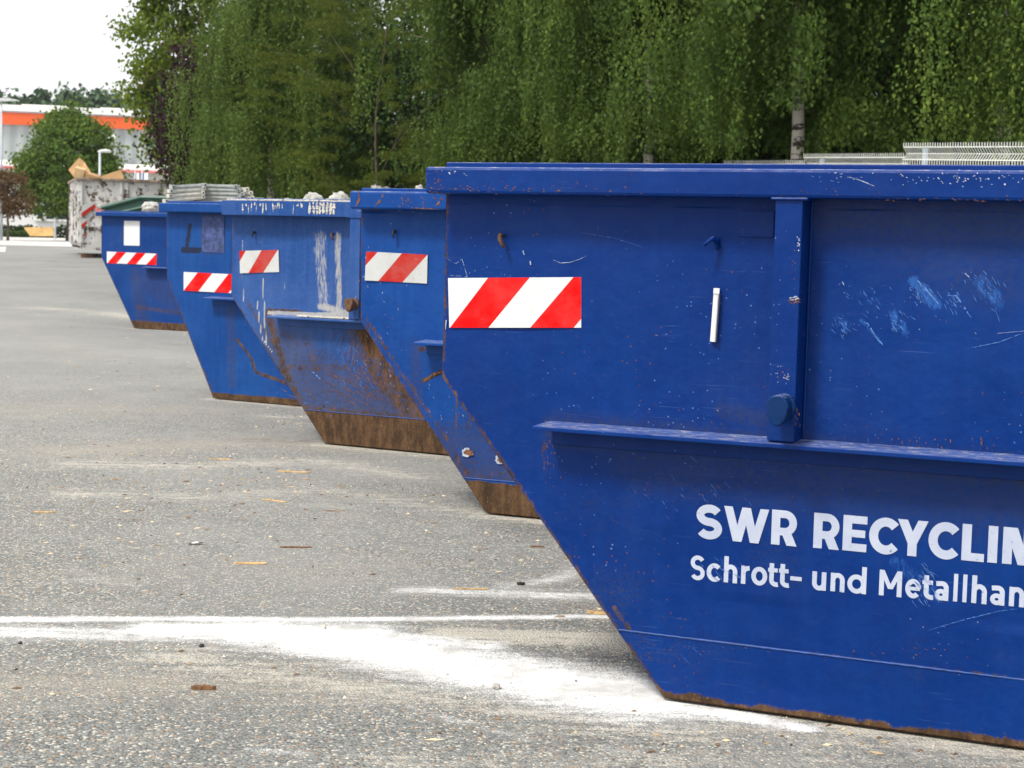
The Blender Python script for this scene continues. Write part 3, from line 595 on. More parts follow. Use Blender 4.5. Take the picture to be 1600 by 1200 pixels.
mb = MB(); mb.box(c0[0], c1[0], -.004, -.0028, c1[1], c0[1]); o = mb.build('sticker_residue', simple('glue_residue', (.035, .055, .16), .8, .5, 25), s4); o['label'] = 'grey glue rectangle left by a removed notice'

# --- skip 5
P5 = paint('blue_paint_far', (.0012, .030, .155), (.009, .052, .205), .6, .45, .2, .03, .015, .5, 5)
marks5 = [('dirt', [(195, 350), (190, 370)], .06, .5), ('dirt', [(212, 430), (222, 500)], .15, .6), ('rust', [(215, 480), (290, 490)], .08, .55), ('rust', [(205, 505), (290, 512)], .09, .75), ('dirt', [(230, 440), (280, 470)], .25, .5), ('rust', [(205, 437), (215, 437)], .05, .5)]
s5 = skip(5, P5, marks5, .03, 1.8, False, seed=8, lug=False)
tag(s5, 'farthest blue skip of the row with a blank white notice above its striped sticker', 'skip', 'blue skips standing in a row')
sticker(5, s5, [(167, 393), (245, 396.5), (244, 414), (167, 411)], [((.20, .39), (.01, .20)), ((.59, .78), (.41, .60)), ((.99, 1.2), (.80, .99))], [MAT['board_white'], MAT['board_red']])
c0, c1 = wl(5, 194, 345, .006), wl(5, 218, 384, .006)
mb = MB(); mb.box(c0[0], c1[0], -.008, -.002, c1[1], c0[1]); o = mb.build('notice_panel', MAT['board_white'], s5); o['label'] = 'blank white rectangular notice'

# ------------------------------------------------------------------ ground
def ground_mesh():
    ys = np.concatenate([np.arange(-6, 3.2, .4), np.arange(3.2, 7.5, .018), np.arange(7.5, 12, .04), np.arange(12, 26, .12), np.arange(26, 60, .7), np.arange(60, 120, 4), np.geomspace(120, 900, 16)])
    us = np.concatenate([np.linspace(-1, -.36, 14)[:-1], np.linspace(-.36, .42, 300), np.linspace(.42, 1, 14)[1:]])
    YY = np.repeat(ys[:, None], len(us), 1); hw = np.interp(ys, [-6, 3, 26, 60, 900], [14, 4.2, 27, 62, 900]); XX = us[None, :] * hw[:, None]
    P = np.stack([XX.ravel(), YY.ravel()], 1)
    hgt = gz(P[:, 1]) + .0
    hgt = hgt + np.where(P[:, 1] < 26, .004 * np.sin(P[:, 0] * 1.7 + 1.3) * np.sin(P[:, 1] * 1.1), 0) * 0
    A = {k: np.zeros(len(P)) for k in ('lime', 'sand', 'overhang_dark', 'dust')}
    near = P[:, 1] < 30
    def line(kind, px, w0, w1, st, soft=.3):
        q = [ground(*p) for p in px]; d = np.full(len(P), 9.)
        ws = np.linspace(w0, w1, len(q))
        for k in range(len(q) - 1):
            a_, b_ = q[k], q[k + 1]; ab = b_ - a_; t = np.clip(((P - a_) @ ab) / (ab @ ab), 0, 1)
            dd = np.linalg.norm(P - a_ - t[:, None] * ab, axis=1) / (ws[k] + (ws[k + 1] - ws[k]) * t); d = np.minimum(d, dd)
        A[kind] = np.maximum(A[kind], st * np.clip((1.25 - d) / (1.25 - soft * .8), 0, 1) * near)
    # painted/chalk line across the lane and the spilled lime
    line('lime', [(-200, 972), (0, 968), (250, 967), (500, 968), (700, 966), (950, 963), (1040, 965)], .075, .050, .90, .2)
    line('lime', [(-200, 995), (0, 988), (200, 990), (330, 990)], .16, .19, .70, .3)
    line('lime', [(250, 985), (420, 986), (560, 990)], .20, .24, .95, .3)
    line('lime', [(420, 990), (560, 1008), (700, 1036), (850, 1062), (1000, 1090)], .30, .38, 1.04, .22)
    line('lime', [(600, 992), (760, 1010)], .14, .14, .75, .3); line('lime', [(900, 1075), (1060, 1098), (1150, 1118), (1260, 1138)], .22, .06, .95, .3)
    line('sand', [(280, 1025), (500, 1065), (800, 1110), (1100, 1150)], .34, .30, .50, .1)
    line('lime', [(640, 1105), (730, 1130), (820, 1155)], .06, .05, .50, .1)
    line('lime', [(395, 1172), (480, 1176)], .05, .05, .55, .1); line('lime', [(940, 1170), (1000, 1172)], .05, .05, .5, .1)
    line('lime', [(640, 922), (780, 927), (870, 930), (960, 932)], .13, .16, .68, .15); line('lime', [(790, 915), (870, 905), (905, 890)], .10, .14, .55, .15)
    line('lime', [(50, 915), (130, 905), (210, 915)], .10, .10, .40, .1); line('lime', [(120, 890), (210, 920)], .08, .08, .38, .1)
    line('lime', [(230, 832), (290, 832), (310, 850)], .04, .04, .36, .1); line('lime', [(480, 790), (700, 800)], .2, .2, .34, .1)
    line('sand', [(700, 990), (960, 1000), (990, 1010)], .20, .20, .70, .2); line('overhang_dark', [(760, 1035), (900, 1030), (1010, 1050)], .16, .18, .8, .2)  # shade under the nearest skip's sloped end is painted into the asphalt
    line('dust', [(100, 705), (400, 690), (560, 700)], .7, .5, .62, .0); line('sand', [(120, 725), (300, 728), (480, 720), (650, 745)], .5, .35, .52, .0)
    line('overhang_dark', [(380, 688), (480, 690), (520, 692)], .16, .2, .7, .1); line('sand', [(100, 770), (300, 778), (500, 765), (740, 800)], .45, .35, .46, .0)  # darker asphalt patch under the third skip's slope
    line('sand', [(420, 650), (480, 652)], .3, .3, .5, .1); line('sand', [(40, 480), (160, 488), (230, 500)], .9, .7, .54, .0); line('lime', [(150, 508), (230, 515), (330, 522)], .5, .4, .38, .0)
    line('dust', [(0, 640), (330, 640)], 1.2, 1.0, .5, .0); line('sand', [(600, 1190), (900, 1195), (1300, 1190)], .4, .4, .42, .0); line('sand', [(1100, 1125), (1350, 1165), (1600, 1195)], .2, .2, .52, .0)
    line('dust', [(-100, 1070), (500, 1070)], .4, .4, .6, .0); line('dust', [(0, 900), (600, 890)], .8, .6, .4, .0); line('dust', [(-50, 480), (150, 560)], 1.8, 1.2, .4, .0)
    # light strewn along each skip foot
    for i in (1, 2, 3, 4, 5):
        s = SK[i]; a_ = s['o'][:2] + s['u'][:2] * s['b']; b_ = s['o'][:2] + s['u'][:2] * 2.4 + s['n'][:2] * .02
        ab = b_ - a_; t = np.clip(((P - a_) @ ab) / (ab @ ab), 0, 1); dd = np.linalg.norm(P - a_ - t[:, None] * ab, axis=1)
        A['sand'] = np.maximum(A['sand'], .55 * (1 - sm(.02, .3, dd)))
    V = np.stack([P[:, 0], P[:, 1], hgt], 1)
    ny, nx = XX.shape; I = np.arange(ny * nx).reshape(ny, nx)
    F = np.stack([I[:-1, :-1].ravel(), I[:-1, 1:].ravel(), I[1:, 1:].ravel(), I[1:, :-1].ravel()], 1)
    n = NT('asphalt'); x, y, z = n.sep()
    v1 = n.voro(128); v2 = n.voro(250, n.mapping(loc=(3, 1, 0)))
    g1 = n.sep(v1)[0]; g2 = n.sep(v2)[1]; g3 = n.sep(v1)[2]
    tone = n.math('ADD', n.math('MULTIPLY', g1, .6), n.math('MULTIPLY', g2, .4))
    far = n.mapr(y, 5, 24)
    base = n.mix(n.mapr(tone, .1, .95, smooth=False), (.056, .060, .057), (.275, .278, .262))
    base = n.mix(n.math('GREATER_THAN', g3, .93), base, (.48, .45, .38)); base = n.mix(n.math('LESS_THAN', g3, .05), base, (.30, .20, .12))
    base = n.mix(n.math('MULTIPLY', far, .85), base, (.178, .181, .176))
    # tracks and dust along the lane: soft long patches
    big = n.noise(.55, 6, .62, n.mapping((1, .75, 1), rot=(0, 0, R(17)))); big2 = n.noise(3.2, 6, .68, n.mapping((1, 1.2, 1)))
    base = n.mix(n.mapr(big, .4, .66, 0, .40), base, (.27, .268, .252)); base = n.mix(n.mapr(big2, .48, .70, 0, .30), base, (.30, .288, .25))
    base = n.mix(n.mapr(n.noise(.9, 5, .6, n.mapping(loc=(7, 3, 0))), .58, .75, 0, .45), base, (.105, .108, .106))
    base = n.mix(n.math('MULTIPLY', n.attr('overhang_dark'), n.mapr(n.noise(12, 5), .3, .6)), base, n.mix(g1, (.02, .021, .024), (.10, .10, .10)))
    gn = n.noise(160, 3, .7); gn2 = n.noise(22, 6, .7); gl = n.noise(5, 6, .7)
    st_ = n.noise(9, 6, .7, n.mapping((.35, 2.2, 1), rot=(0, 0, R(8))))
    brk = n.math('ADD', n.math('MULTIPLY', n.mapr(gn, .3, .7), .30), n.math('ADD', n.math('MULTIPLY', n.mapr(gn2, .32, .68), .22), n.math('ADD', n.math('MULTIPLY', n.mapr(st_, .32, .68), .28), n.math('MULTIPLY', g2, .20))))
    ds = n.mapr(n.math('SUBTRACT', n.attr('dust'), n.math('MULTIPLY', brk, .8)), -.15, .35); base = n.mix(n.math('MULTIPLY', ds, .6), base, (.30, .27, .22))
    sn = n.mapr(n.math('SUBTRACT', n.attr('sand'), brk), -.12, .16)
    base = n.mix(n.math('MULTIPLY', sn, .85), base, n.mix(gn, (.34, .31, .25), (.56, .53, .46)))
    fine = n.math('MULTIPLY', n.math('ADD', g2, n.math('ADD', g1, n.mapr(n.noise(260, 2, .6), .3, .7))), .333)
    lm = n.mapr(n.math('SUBTRACT', n.math('SUBTRACT', n.attr('lime'), n.math('MULTIPLY', brk, .75)), n.math('MULTIPLY', fine, .44)), -.24, .30)
    lm = n.math('MULTIPLY', lm, .97)
    base = n.mix(lm, base, n.mix(n.mapr(gl, .3, .6), (.46, .45, .43), (.70, .70, .69)))
    cv = n.mapr(y, 3, 16, 1.0, .12)
    hgt_ = n.math('MULTIPLY', n.math('MULTIPLY', n.math('SUBTRACT', 1.0, n.voro(128, out='Distance')), 1.0), n.math('SUBTRACT', 1.0, n.math('MULTIPLY', lm, .85)))
    hgt_ = n.math('ADD', hgt_, n.math('MULTIPLY', g2, .25))
    b_ = n.t.nodes.new('ShaderNodeBump'); b_.inputs['Distance'].default_value = .006; n.t.links.new(hgt_, b_.inputs['Height']); n.t.links.new(n.math('MULTIPLY', cv, .8), b_.inputs['Strength'])
    mat = n.done(base, .82, b_.outputs[0], spec=.35)
    o = npmesh('ground', V, F, mat, None, A); tag(o, kind='structure')
ground_mesh()
# paler road crossing at the far end of the yard (sheet 8 mm above the asphalt)
def sheet(name, pts, mat, dz=.008):
    mb = MB(); mb.add([(p[0], p[1], float(gz(p[1])) + dz) for p in pts], [tuple(range(len(pts)))]); o = mb.build(name, mat, fixn=False); tag(o, kind='structure'); return o
pale = simple('pale_concrete', (.46, .45, .43), .85, .08, .5)
def strip(name, ya, yb, xa, xb, mat, dz=.01):
    ys = sorted([ya, yb] + [k[0] for k in GK if ya < k[0] < yb]); mb = MB()
    for a_, b_ in zip(ys[:-1], ys[1:]): mb.add([(xa, a_, gz(a_) + dz), (xb, a_, gz(a_) + dz), (xb, b_, gz(b_) + dz), (xa, b_, gz(b_) + dz)], [(0, 1, 2, 3)])
    o = mb.build(name, mat, fixn=False); tag(o, kind='structure'); return o
strip('road', 68, 98, -90, 40, pale)
strip('grass_verge', 98.2, 108, -90, 60, simple('grass', (.06, .10, .025), .9, .4, 2), .02)
sheet('lane_marking', [ground(-60, 386), ground(10, 386), ground(8, 394), ground(-60, 394)], simple('worn_white_marking', (.5, .5, .48), .8, .15, 3))

# loose litter on the asphalt
wood = simple('splintered_wood', (.50, .33, .15), .8, .3, 30, .3)
dwood = simple('brown_bark', (.16, .075, .03), .85, .4, 40, .3)
def splinter(px, py, ln, wd, ang, mat, label, cat='splinter', name='wood_splinter', th=.006, seed=0):
    g = ground(px, py); r_ = random.Random(seed + px); n_ = 9; top = []; bot = []
    for k in range(n_):
        t = k / (n_ - 1) - .5; ww = wd * .5 * (1 - abs(2 * t) ** 3 * .75) * r_.uniform(.7, 1.2)
        top.append((t * ln, ww, th * r_.uniform(.6, 1))); bot.append((t * ln, -ww, th * r_.uniform(.6, 1)))
    mb = MB(); vs = []
    for (x, y1, z1), (_, y2, z2) in zip(top, bot): vs += [(x, y1, z1), (x, y2, z2), (x, y2 * 1.1, 0), (x, y1 * 1.1, 0)]
    fs = []
    for k in range(n_ - 1):
        for j in range(4): fs.append((k * 4 + j, k * 4 + (j + 1) % 4, k * 4 + 4 + (j + 1) % 4, k * 4 + 4 + j))
    fs += [(0, 1, 2, 3), (n_ * 4 - 1, n_ * 4 - 2, n_ * 4 - 3, n_ * 4 - 4)]
    mb.add(vs, fs); o = mb.build(name, mat); o.location = (g[0], g[1], .001); o.rotation_euler = (0, 0, ang); tag(o, label, cat, 'wood splinters scattered on the asphalt' if 'wood' in name else None); return o
splinter(391, 881, .13, .028, .05, wood, 'pale wood splinter lying flat in the middle of the dark asphalt')
splinter(318, 1077, .07, .022, .1, dwood, 'short brown bark piece below the white spilled line', th=.012)
splinter(937, 959, .09, .03, -.1, wood, 'brown wood piece at the end of the white line beside the nearest skip', th=.01)
splinter(70, 801, .10, .02, .15, wood, 'small yellowish splinter near the left edge of the lot')
splinter(428, 783, .15, .014, -.5, wood, 'thin pale stick lying on the asphalt left of the brown skip foot')
splinter(460, 738, .18, .02, -.1, wood, 'long pale splinter in front of the rust brown skip foot')
splinter(735, 921, .13, .012, .05, wood, 'thin orange splinter left of the powder by the nearest skip')
splinter(345, 718, .13, .016, -.2, wood, 'faint thin splinter on the dusty asphalt strip')
splinter(814, 914, .03, .014, .3, MAT['dark_steel'], 'small dark lump on the white powder beside the nearest skip', 'pebble', 'pebble', .012)
splinter(462, 856, .13, .01, .1, dwood, 'dark thin twig lying on the asphalt right of the plastic scrap', 'twig', 'twig', .006)
splinter(840, 855, .06, .012, .0, dwood, 'dark sliver lying left of the nearest skip slope', 'twig', 'twig', .006)
# white plastic scrap
g = ground(305, 851); mb = MB(); mb.add([(-.035, .0, .002), (.03, .016, .004), (.035, -.012, .016), (-.005, -.006, .006), (-.02, -.02, .012), (.0, .02, .010)], [(0, 1, 3), (1, 2, 3), (0, 3, 4), (0, 5, 1)])
o = mb.build('plastic_scrap', MAT['board_white'], fixn=False); o.location = (g[0], g[1], 0); tag(o, 'crumpled white plastic scrap lying on the open asphalt', 'litter')
def pebble(px, py, r_, mat, label, seed):
    g = ground(px, py); b = bmesh.new(); bmesh.ops.create_icosphere(b, subdivisions=2, radius=r_); rr = random.Random(seed)
    for v in b.verts: v.co *= rr.uniform(.78, 1.12); v.co.z = v.co.z * .7 + r_ * .5
    me = bpy.data.meshes.new('pebble'); b.to_mesh(me); b.free(); me.materials.append(mat); o = bpy.data.objects.new('pebble', me); COL.objects.link(o); o.location = (g[0], g[1], 0); tag(o, label, 'pebble', 'pebbles lying on the ground'); return o
stone = simple('stone', (.42, .40, .36), .85, .3, 40, .4)
pebble(775, 1076, .014, stone, 'rounded grey stone in the middle of the spilled white powder', 2)
pebble(315, 1011, .009, MAT['dark_steel'], 'dark pebble at the lower edge of the white line', 5)
pebble(32, 1006, .007, MAT['dark_steel'], 'tiny dark pebble on the white line near the left frame edge', 6)
pebble(413, 1011, .006, stone, 'tiny grey pebble below the middle of the white line', 7)
# fine strewn grit: beyond counting
rg = np.random.default_rng(3); N = 2600
gx = []; 
pts = [(rg.uniform(-100, 1500), rg.uniform(620, 1199)) for _ in range(N)]
G = np.array([ground(*p) for p in pts]); sz = rg.uniform(.0012, .0042, N) * np.where(rg.random(N) < .06, 2.0, 1)
ang = rg.uniform(0, 6.3, N); c, s_ = np.cos(ang) * sz, np.sin(ang) * sz; el = rg.uniform(.5, 1, N)
V = np.zeros((N, 5, 3)); V[:, :, :2] = G[:, None, :]
V[:, 0, 0] += c; V[:, 0, 1] += s_; V[:, 1, 0] -= s_ * el; V[:, 1, 1] += c * el; V[:, 2, 0] -= c; V[:, 2, 1] -= s_; V[:, 3, 0] += s_ * el; V[:, 3, 1] -= c * el; V[:, 4, 2] = sz * .9; V[:, :4, 2] = .0005
I = np.arange(N)[:, None] * 5; F = np.concatenate([I + np.array([[0, 1, 4]]), I + np.array([[1, 2, 4]]), I + np.array([[2, 3, 4]]), I + np.array([[3, 0, 4]])])
n = NT('grit'); rc = n.attr('rnd'); gm = n.done(n.mix(n.mapr(rc, 0, 1, smooth=False), (.12, .10, .08), (.75, .68, .55)), .8)
o = npmesh('grit', V.reshape(-1, 3), F, gm, None, {'rnd': np.repeat(rg.random(N), 5)}); tag(o, 'fine grit and wood crumbs strewn over the asphalt', 'grit', kind='stuff')

# flakes of wood and bark, beyond counting
rg = np.random.default_rng(8); pts = []
for (px, py, sx, sy, k) in [(230, 760, 150, 26, 110), (420, 735, 120, 22, 70), (560, 780, 120, 16, 40), (480, 655, 50, 8, 36), (120, 700, 120, 30, 40), (300, 850, 160, 30, 60), (760, 870, 120, 30, 40), (160, 490, 60, 14, 50), (300, 530, 60, 12, 40), (250, 1060, 200, 20, 14), (1250, 1160, 200, 16, 22), (960, 955, 40, 8, 12), (820, 1160, 160, 20, 12), (200, 590, 120, 30, 50)]:
    for _ in range(k): pts.append((rg.normal(px, sx), min(max(rg.normal(py, sy), 440), 1198)))
pts = [p for p in pts if p[0] < 1500]; N = len(pts); G = np.array([ground(*p) for p in pts]); ln = rg.uniform(.003, .015, N) * (1 + 1.2 * (rg.random(N) < .12)); wd = ln * rg.uniform(.12, .45, N)
a_ = rg.normal(0, .7, N); c, s_ = np.cos(a_), np.sin(a_); V = np.zeros((N, 6, 3))
for j, (fx, fy, fz) in enumerate([(-1, .1, .001), (-.3, 1, .002), (.8, .7, .0015), (1, -.2, .003), (.2, -1, .001), (0, 0, .0065)]):
    V[:, j, 0] = G[:, 0] + c * fx * ln - s_ * fy * wd; V[:, j, 1] = G[:, 1] + s_ * fx * ln + c * fy * wd; V[:, j, 2] = gz(G[:, 1]) + fz
I = np.arange(N)[:, None] * 6; F = np.concatenate([I + np.array([[j, (j + 1) % 5, 5]]) for j in range(5)])
n = NT('wood_flake'); fm = n.done(n.mix(n.mapr(n.attr('rnd'), .2, .8), (.14, .075, .035), (.62, .50, .32)), .8)
o = npmesh('wood_flakes', V.reshape(-1, 3), F, fm, None, {'rnd': np.repeat(rg.random(N), 6)}); tag(o, 'wood flakes and bark crumbs strewn in drifts over the asphalt', 'litter', kind='stuff')

# ------------------------------------------------------------------ foliage
def leaf_mat(name, c0, c1, c2, trans=.3, rough=.45):
    n = NT(name); r_ = n.attr('rnd'); col = n.mix(n.mapr(r_, 0, .75, smooth=False), c0, c1); col = n.mix(n.mapr(r_, .8, 1., smooth=False), col, c2)
    col = n.mix(n.mapr(n.noise(1.5, 3), .42, .62, 0, .40), col, c0); col = n.mix(n.mapr(n.noise(1.1, 3, .5, n.mapping(loc=(5, 5, 5))), .5, .68, 0, .45), col, n.mix(.4, c1, c2))  # noise paints shaded and lit clumps into the leaf colour
    n.done(col, rough + .12, spec=.14); tr = n.t.nodes.new('ShaderNodeBsdfTranslucent'); n.t.links.new(n.mix(.35, col, c2), tr.inputs[0])
    mx = n.t.nodes.new('ShaderNodeMixShader'); mx.inputs[0].default_value = trans
    n.t.links.new(n.p.outputs[0], mx.inputs[1]); n.t.links.new(tr.outputs[0], mx.inputs[2]); n.t.links.new(mx.outputs[0], n.out.inputs[0]); return n.mat
LM = dict(
    birch=leaf_mat('birch_leaf', (.030, .060, .011), (.078, .134, .022), (.24, .32, .05)),
    birch_far=leaf_mat('birch_leaf_fine', (.054, .096, .020), (.112, .172, .034), (.23, .30, .055)),
    larch=leaf_mat('larch_needles', (.040, .060, .007), (.092, .120, .012), (.18, .21, .025)),
    maple=leaf_mat('maple_leaf', (.050, .095, .012), (.14, .20, .022), (.30, .33, .04), .4),
    plum=leaf_mat('copper_leaf', (.018, .008, .012), (.038, .015, .020), (.065, .030, .028), .15),
    brown=leaf_mat('dry_brown_leaf', (.09, .05, .025), (.16, .085, .04), (.06, .09, .03), .25),
    dark=leaf_mat('shade_leaf', (.010, .026, .006), (.024, .052, .012), (.045, .085, .018), .2),  # shade deep in the canopy is put into this leaf colour
    round=leaf_mat('lime_tree_leaf', (.045, .092, .020), (.10, .17, .03), (.24, .30, .05)),
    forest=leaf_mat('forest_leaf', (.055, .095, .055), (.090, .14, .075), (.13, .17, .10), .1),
    hedge=leaf_mat('hedge_leaf', (.035, .075, .018), (.07, .12, .03), (.16, .19, .05)))
bark_w = NT('birch_bark'); f = bark_w.noise(1.0, 5, .7, bark_w.mapping((3, 3, 11))); bark_w = bark_w.done(bark_w.mix(bark_w.mapr(f, .52, .58), (.50, .46, .40), (.035, .03, .026)), .8)
bark_b = simple('brown_bark_tree', (.075, .055, .04), .9, .4, 12, .5)
twig_p = simple('birch_twig', (.24, .19, .14), .8, .3, 12)
twig_m = simple('pale_twig', (.10, .075, .05), .8, .3, 12)

def leaves(name, P, size, mat, parent, rng, aspect=.72, droop=.75, jitter=.35):
    "P (N,3) attachment points; each leaf is a folded rhombus hanging from its point"
    N = len(P); size = size * rng.uniform(.6, 1.25, N)
    yaw = rng.uniform(0, 2 * np.pi, N); pitch = np.where(rng.random(N) < droop, rng.normal(-1.15, jitter, N), rng.uniform(-1.0, .6, N))
    d = np.stack([np.cos(pitch) * np.cos(yaw), np.cos(pitch) * np.sin(yaw), np.sin(pitch)], 1)
    r_ = rng.normal(size=(N, 3)); s_ = np.cross(d, r_); s_ /= np.linalg.norm(s_, axis=1)[:, None] + 1e-9; nn = np.cross(d, s_)
    L_ = size[:, None]; V = np.zeros((N, 4, 3))
    V[:, 0] = P; V[:, 1] = P + d * L_ * .42 + s_ * L_ * aspect * .5 + nn * L_ * .08; V[:, 2] = P + d * L_; V[:, 3] = P + d * L_ * .42 - s_ * L_ * aspect * .5 + nn * L_ * .08
    F = np.arange(N * 4).reshape(N, 4); rr = np.clip(rng.beta(1.6, 2.2, N) + rng.normal(0, .05), 0, 1)
    return npmesh(name, V.reshape(-1, 3), F, mat, parent, {'rnd': np.repeat(rr, 4)})

def trunk_mesh(h_, r0, mat, parent, rng, limbs, name='trunk'):
    mb = MB(); mats = [mat, twig_p if 'birch' in mat.name else twig_m]; k = 9; pts = [(.12 * math.sin(j * .9) * j / k, .10 * math.cos(j * 1.3) * j / k, h_ * j / k - .1) for j in range(k + 1)]
    mb.tube(pts, [r0 * (1.15 if j == 0 else 1) * (1 - .8 * j / k) for j in range(k + 1)], 10)
    for lb in limbs: mb.tube(lb[0], lb[1], 5, 1)
    return mb.build(name, mats, parent, smooth=True, fixn=False)

def weeping(X, Y, rad, zbot, ztop, nb, strands, leafsize, lm, bark, label, group, seed, height=9., r0=.11, cat='tree', spacing=.035, name='birch_tree', strand_len=(.5, 1.6), gaps=()):
    rng = np.random.default_rng(seed); root = empty(name, (X, Y, gz(Y))); tag(root, label, cat, group); z0 = float(gz(Y)); limbs = []; LP = []
    for b_ in range(nb):
        az = rng.uniform(0, 2 * np.pi); zs_ = rng.uniform(.22, .8) * height; reach = rad * rng.uniform(.45, 1.05) * (1.15 - .45 * zs_ / height)
        rise = rng.uniform(.3, 1.3); k = 7; pts = []
        for j in range(k + 1):
            t = j / k; pts.append(np.array([math.cos(az + .3 * t) * reach * t, math.sin(az + .3 * t) * reach * t, zs_ + rise * (t * 1.9 - 1.75 * t * t)]))
        zs_ > 4.0 and limbs.append((pts[:5], [.013 * (1 - .85 * j / k) + .002 for j in range(5)]))
        for _ in range(strands):
            t = rng.uniform(.08, 1) ** .8; q = t * k; j = min(int(q), k - 1); c = pts[j] + (pts[j + 1] - pts[j]) * (q - j)
            c = c + rng.normal(0, [.16, .16, .08])
            if math.sin(2.3 * c[0] + seed) * math.sin(1.9 * c[1] + 2 * seed) + .55 * math.sin(2.9 * c[2] + c[0]) > .42 and rng.random() < .85: continue
            ln = rng.uniform(*strand_len) * (1.2 if rng.random() < .2 else 1)
            top = c[2]; bot = max(top - ln, zbot - z0 + abs(rng.normal(0, .28)) + .35 * math.sin(c[0] * 3 + seed) ** 2)
            for g0, g1, gzm in gaps:
                if g0 < c[0] + X < g1 and c[1] < .6: bot = max(bot, gzm - z0 + abs(rng.normal(0, .18)))
            if bot > top - .1: continue
            if top > ztop - z0 + 1.5: step = spacing * 3
            else: step = spacing
            n_ = int((top - bot) / step) + 1; tt = np.linspace(0, 1, n_); dx, dy = rng.normal(0, .10, 2)
            L_ = np.stack([c[0] + dx * tt + rng.normal(0, .028, n_), c[1] + dy * tt + rng.normal(0, .028, n_), top - (top - bot) * tt], 1); LP.append((L_, top > ztop - z0 + 1.5))
    trunk_mesh(height, r0, bark, root, rng, limbs)
    lo = np.concatenate([p for p, hi in LP if not hi]) if any(not hi for _, hi in LP) else np.zeros((0, 3)); hi_ = [p for p, hi in LP if hi]
    P = lo; S = np.full(len(lo), leafsize)
    if hi_: hp = np.concatenate(hi_); P = np.concatenate([P, hp]); S = np.concatenate([S, np.full(len(hp), leafsize * 2.2)])
    leaves('crown', P, S, lm, root, rng); return root

def clumpy(X, Y, rx, rz, zc, nclump, nleaf, leafsize, lm, bark, label, group, seed, name='leafy_tree', cat='tree', trunk_r=.12, clump=.45, aspect=.8, droop=.4, shell=.55, zflat=None, spray=False, taper=0):
    "crown of leaf clumps set through an uneven ellipsoid"
    rng = np.random.default_rng(seed); z0 = float(gz(Y)); root = empty(name, (X, Y, z0)); tag(root, label, cat, group)
    u = rng.normal(size=(nclump, 3)); u /= np.linalg.norm(u, axis=1)[:, None]; r_ = rng.uniform(shell, 1, nclump) ** .6 * (1 + .14 * np.sin(u[:, 0] * 5 + seed) * np.cos(u[:, 2] * 4 + seed))
    C = u * r_[:, None] * np.array([rx, rx, rz]) + np.array([0, 0, zc - z0])
    if taper: C[:, :2] *= (1 - taper * np.clip(u[:, 2], -.2, 1))[:, None]
    if zflat is not None: C[:, 2] = np.maximum(C[:, 2], zflat - z0 + rng.uniform(0, .3, nclump))
    C[:, 2] = np.maximum(C[:, 2], clump * .4)
    k = np.repeat(np.arange(nclump), nleaf); cs = clump * rng.uniform(.6, 1.3, nclump)
    off = rng.normal(size=(len(k), 3)) * .5
    if spray:
        a_ = np.arctan2(C[:, 1], C[:, 0]); rr = rng.uniform(-1, 1.2, len(k)); sd_ = rng.normal(0, .16, len(k)); off = np.stack([np.cos(a_[k]) * rr - np.sin(a_[k]) * sd_, np.sin(a_[k]) * rr + np.cos(a_[k]) * sd_, -.22 * rr * rr + .1 * rr + rng.normal(0, .06, len(k))], 1)
    else: off[:, 2] *= .62
    P = C[k] + off * cs[k][:, None]
    limbs = []
    for j in range(min(nclump, 5 if spray else 26)):
        b0 = np.array([0, 0, max(.3, (C[j][2]) * .55)]); limbs.append(([b0, b0 + (C[j] - b0) * .5 + np.array([0, 0, .15 * rx]), C[j]], [trunk_r * .2, trunk_r * .12, trunk_r * .04]))
    trunk_mesh(max(.5, (zc - z0) + rz * .5), trunk_r, bark, root, rng, limbs)
    leaves('crown', P, np.full(len(P), leafsize), lm, root, rng, aspect, droop); return root

GB = 'birches beyond the mesh fence'
def X_at(px, Y): return float(at(px, 300, Y)[0])
weeping(X_at(1241, 23.6), 23.6, 3.0, 2.35, 4.0, 90, 60, .062, LM['birch'], bark_w, 'birch with pale bark showing just above the fence', GB, 31, r0=.115, gaps=[(X_at(1150, 23.6), X_at(1215, 23.6), 2.95), (X_at(1215, 23.6), X_at(1262, 23.6), 3.12)])
weeping(X_at(1560, 22.2), 22.2, 2.6, 2.25, 4.0, 76, 56, .062, LM['birch'], bark_w, 'birch at the right edge, its leaves hanging over the wire fence', GB, 32, r0=.12)
weeping(X_at(1010, 27.5), 27.5, 2.7, 2.25, 4.4, 84, 58, .060, LM['birch'], bark_w, 'birch with leaf curtains left of the bare pale trunk', GB, 33, gaps=[(X_at(1155, 27.5), X_at(1262, 27.5), 3.4)])
weeping(X_at(760, 31.5), 31.5, 2.6, 2.1, 4.9, 84, 60, .060, LM['birch'], bark_w, 'birch drooping bright tips over the left end of the nearest skip', GB, 34)
clumpy(X_at(590, 36), 36, 2.6, 3.0, 4.2, 230, 260, .058, LM['larch'], bark_b, 'feathery yellow-green larch behind the second skip', None, 35, name='larch_tree', clump=.5, aspect=.28, droop=.25, shell=.5, zflat=1.9, spray=True, trunk_r=.045)
weeping(X_at(422, 41), 41, 2.5, 1.7, 6.4, 90, 60, .066, LM['birch_far'], bark_w, 'fine-leaved pale green birch above the grey beams', GB, 36, height=10, spacing=.05, strand_len=(.6, 2.0))
weeping(X_at(520, 44), 44, 2.6, 1.9, 6.8, 76, 54, .066, LM['birch_far'], bark_w, 'birch filling the gap between larch and fine-leaved birch', GB, 37, height=10, spacing=.055, strand_len=(.6, 2.0))
clumpy(X_at(283, 49), 49, .48, 2.3, 4.3, 32, 120, .12, LM['plum'], bark_b, 'dark purple copper-leaved tree between the green crowns', None, 38, name='copper_tree', clump=.55, shell=.3)
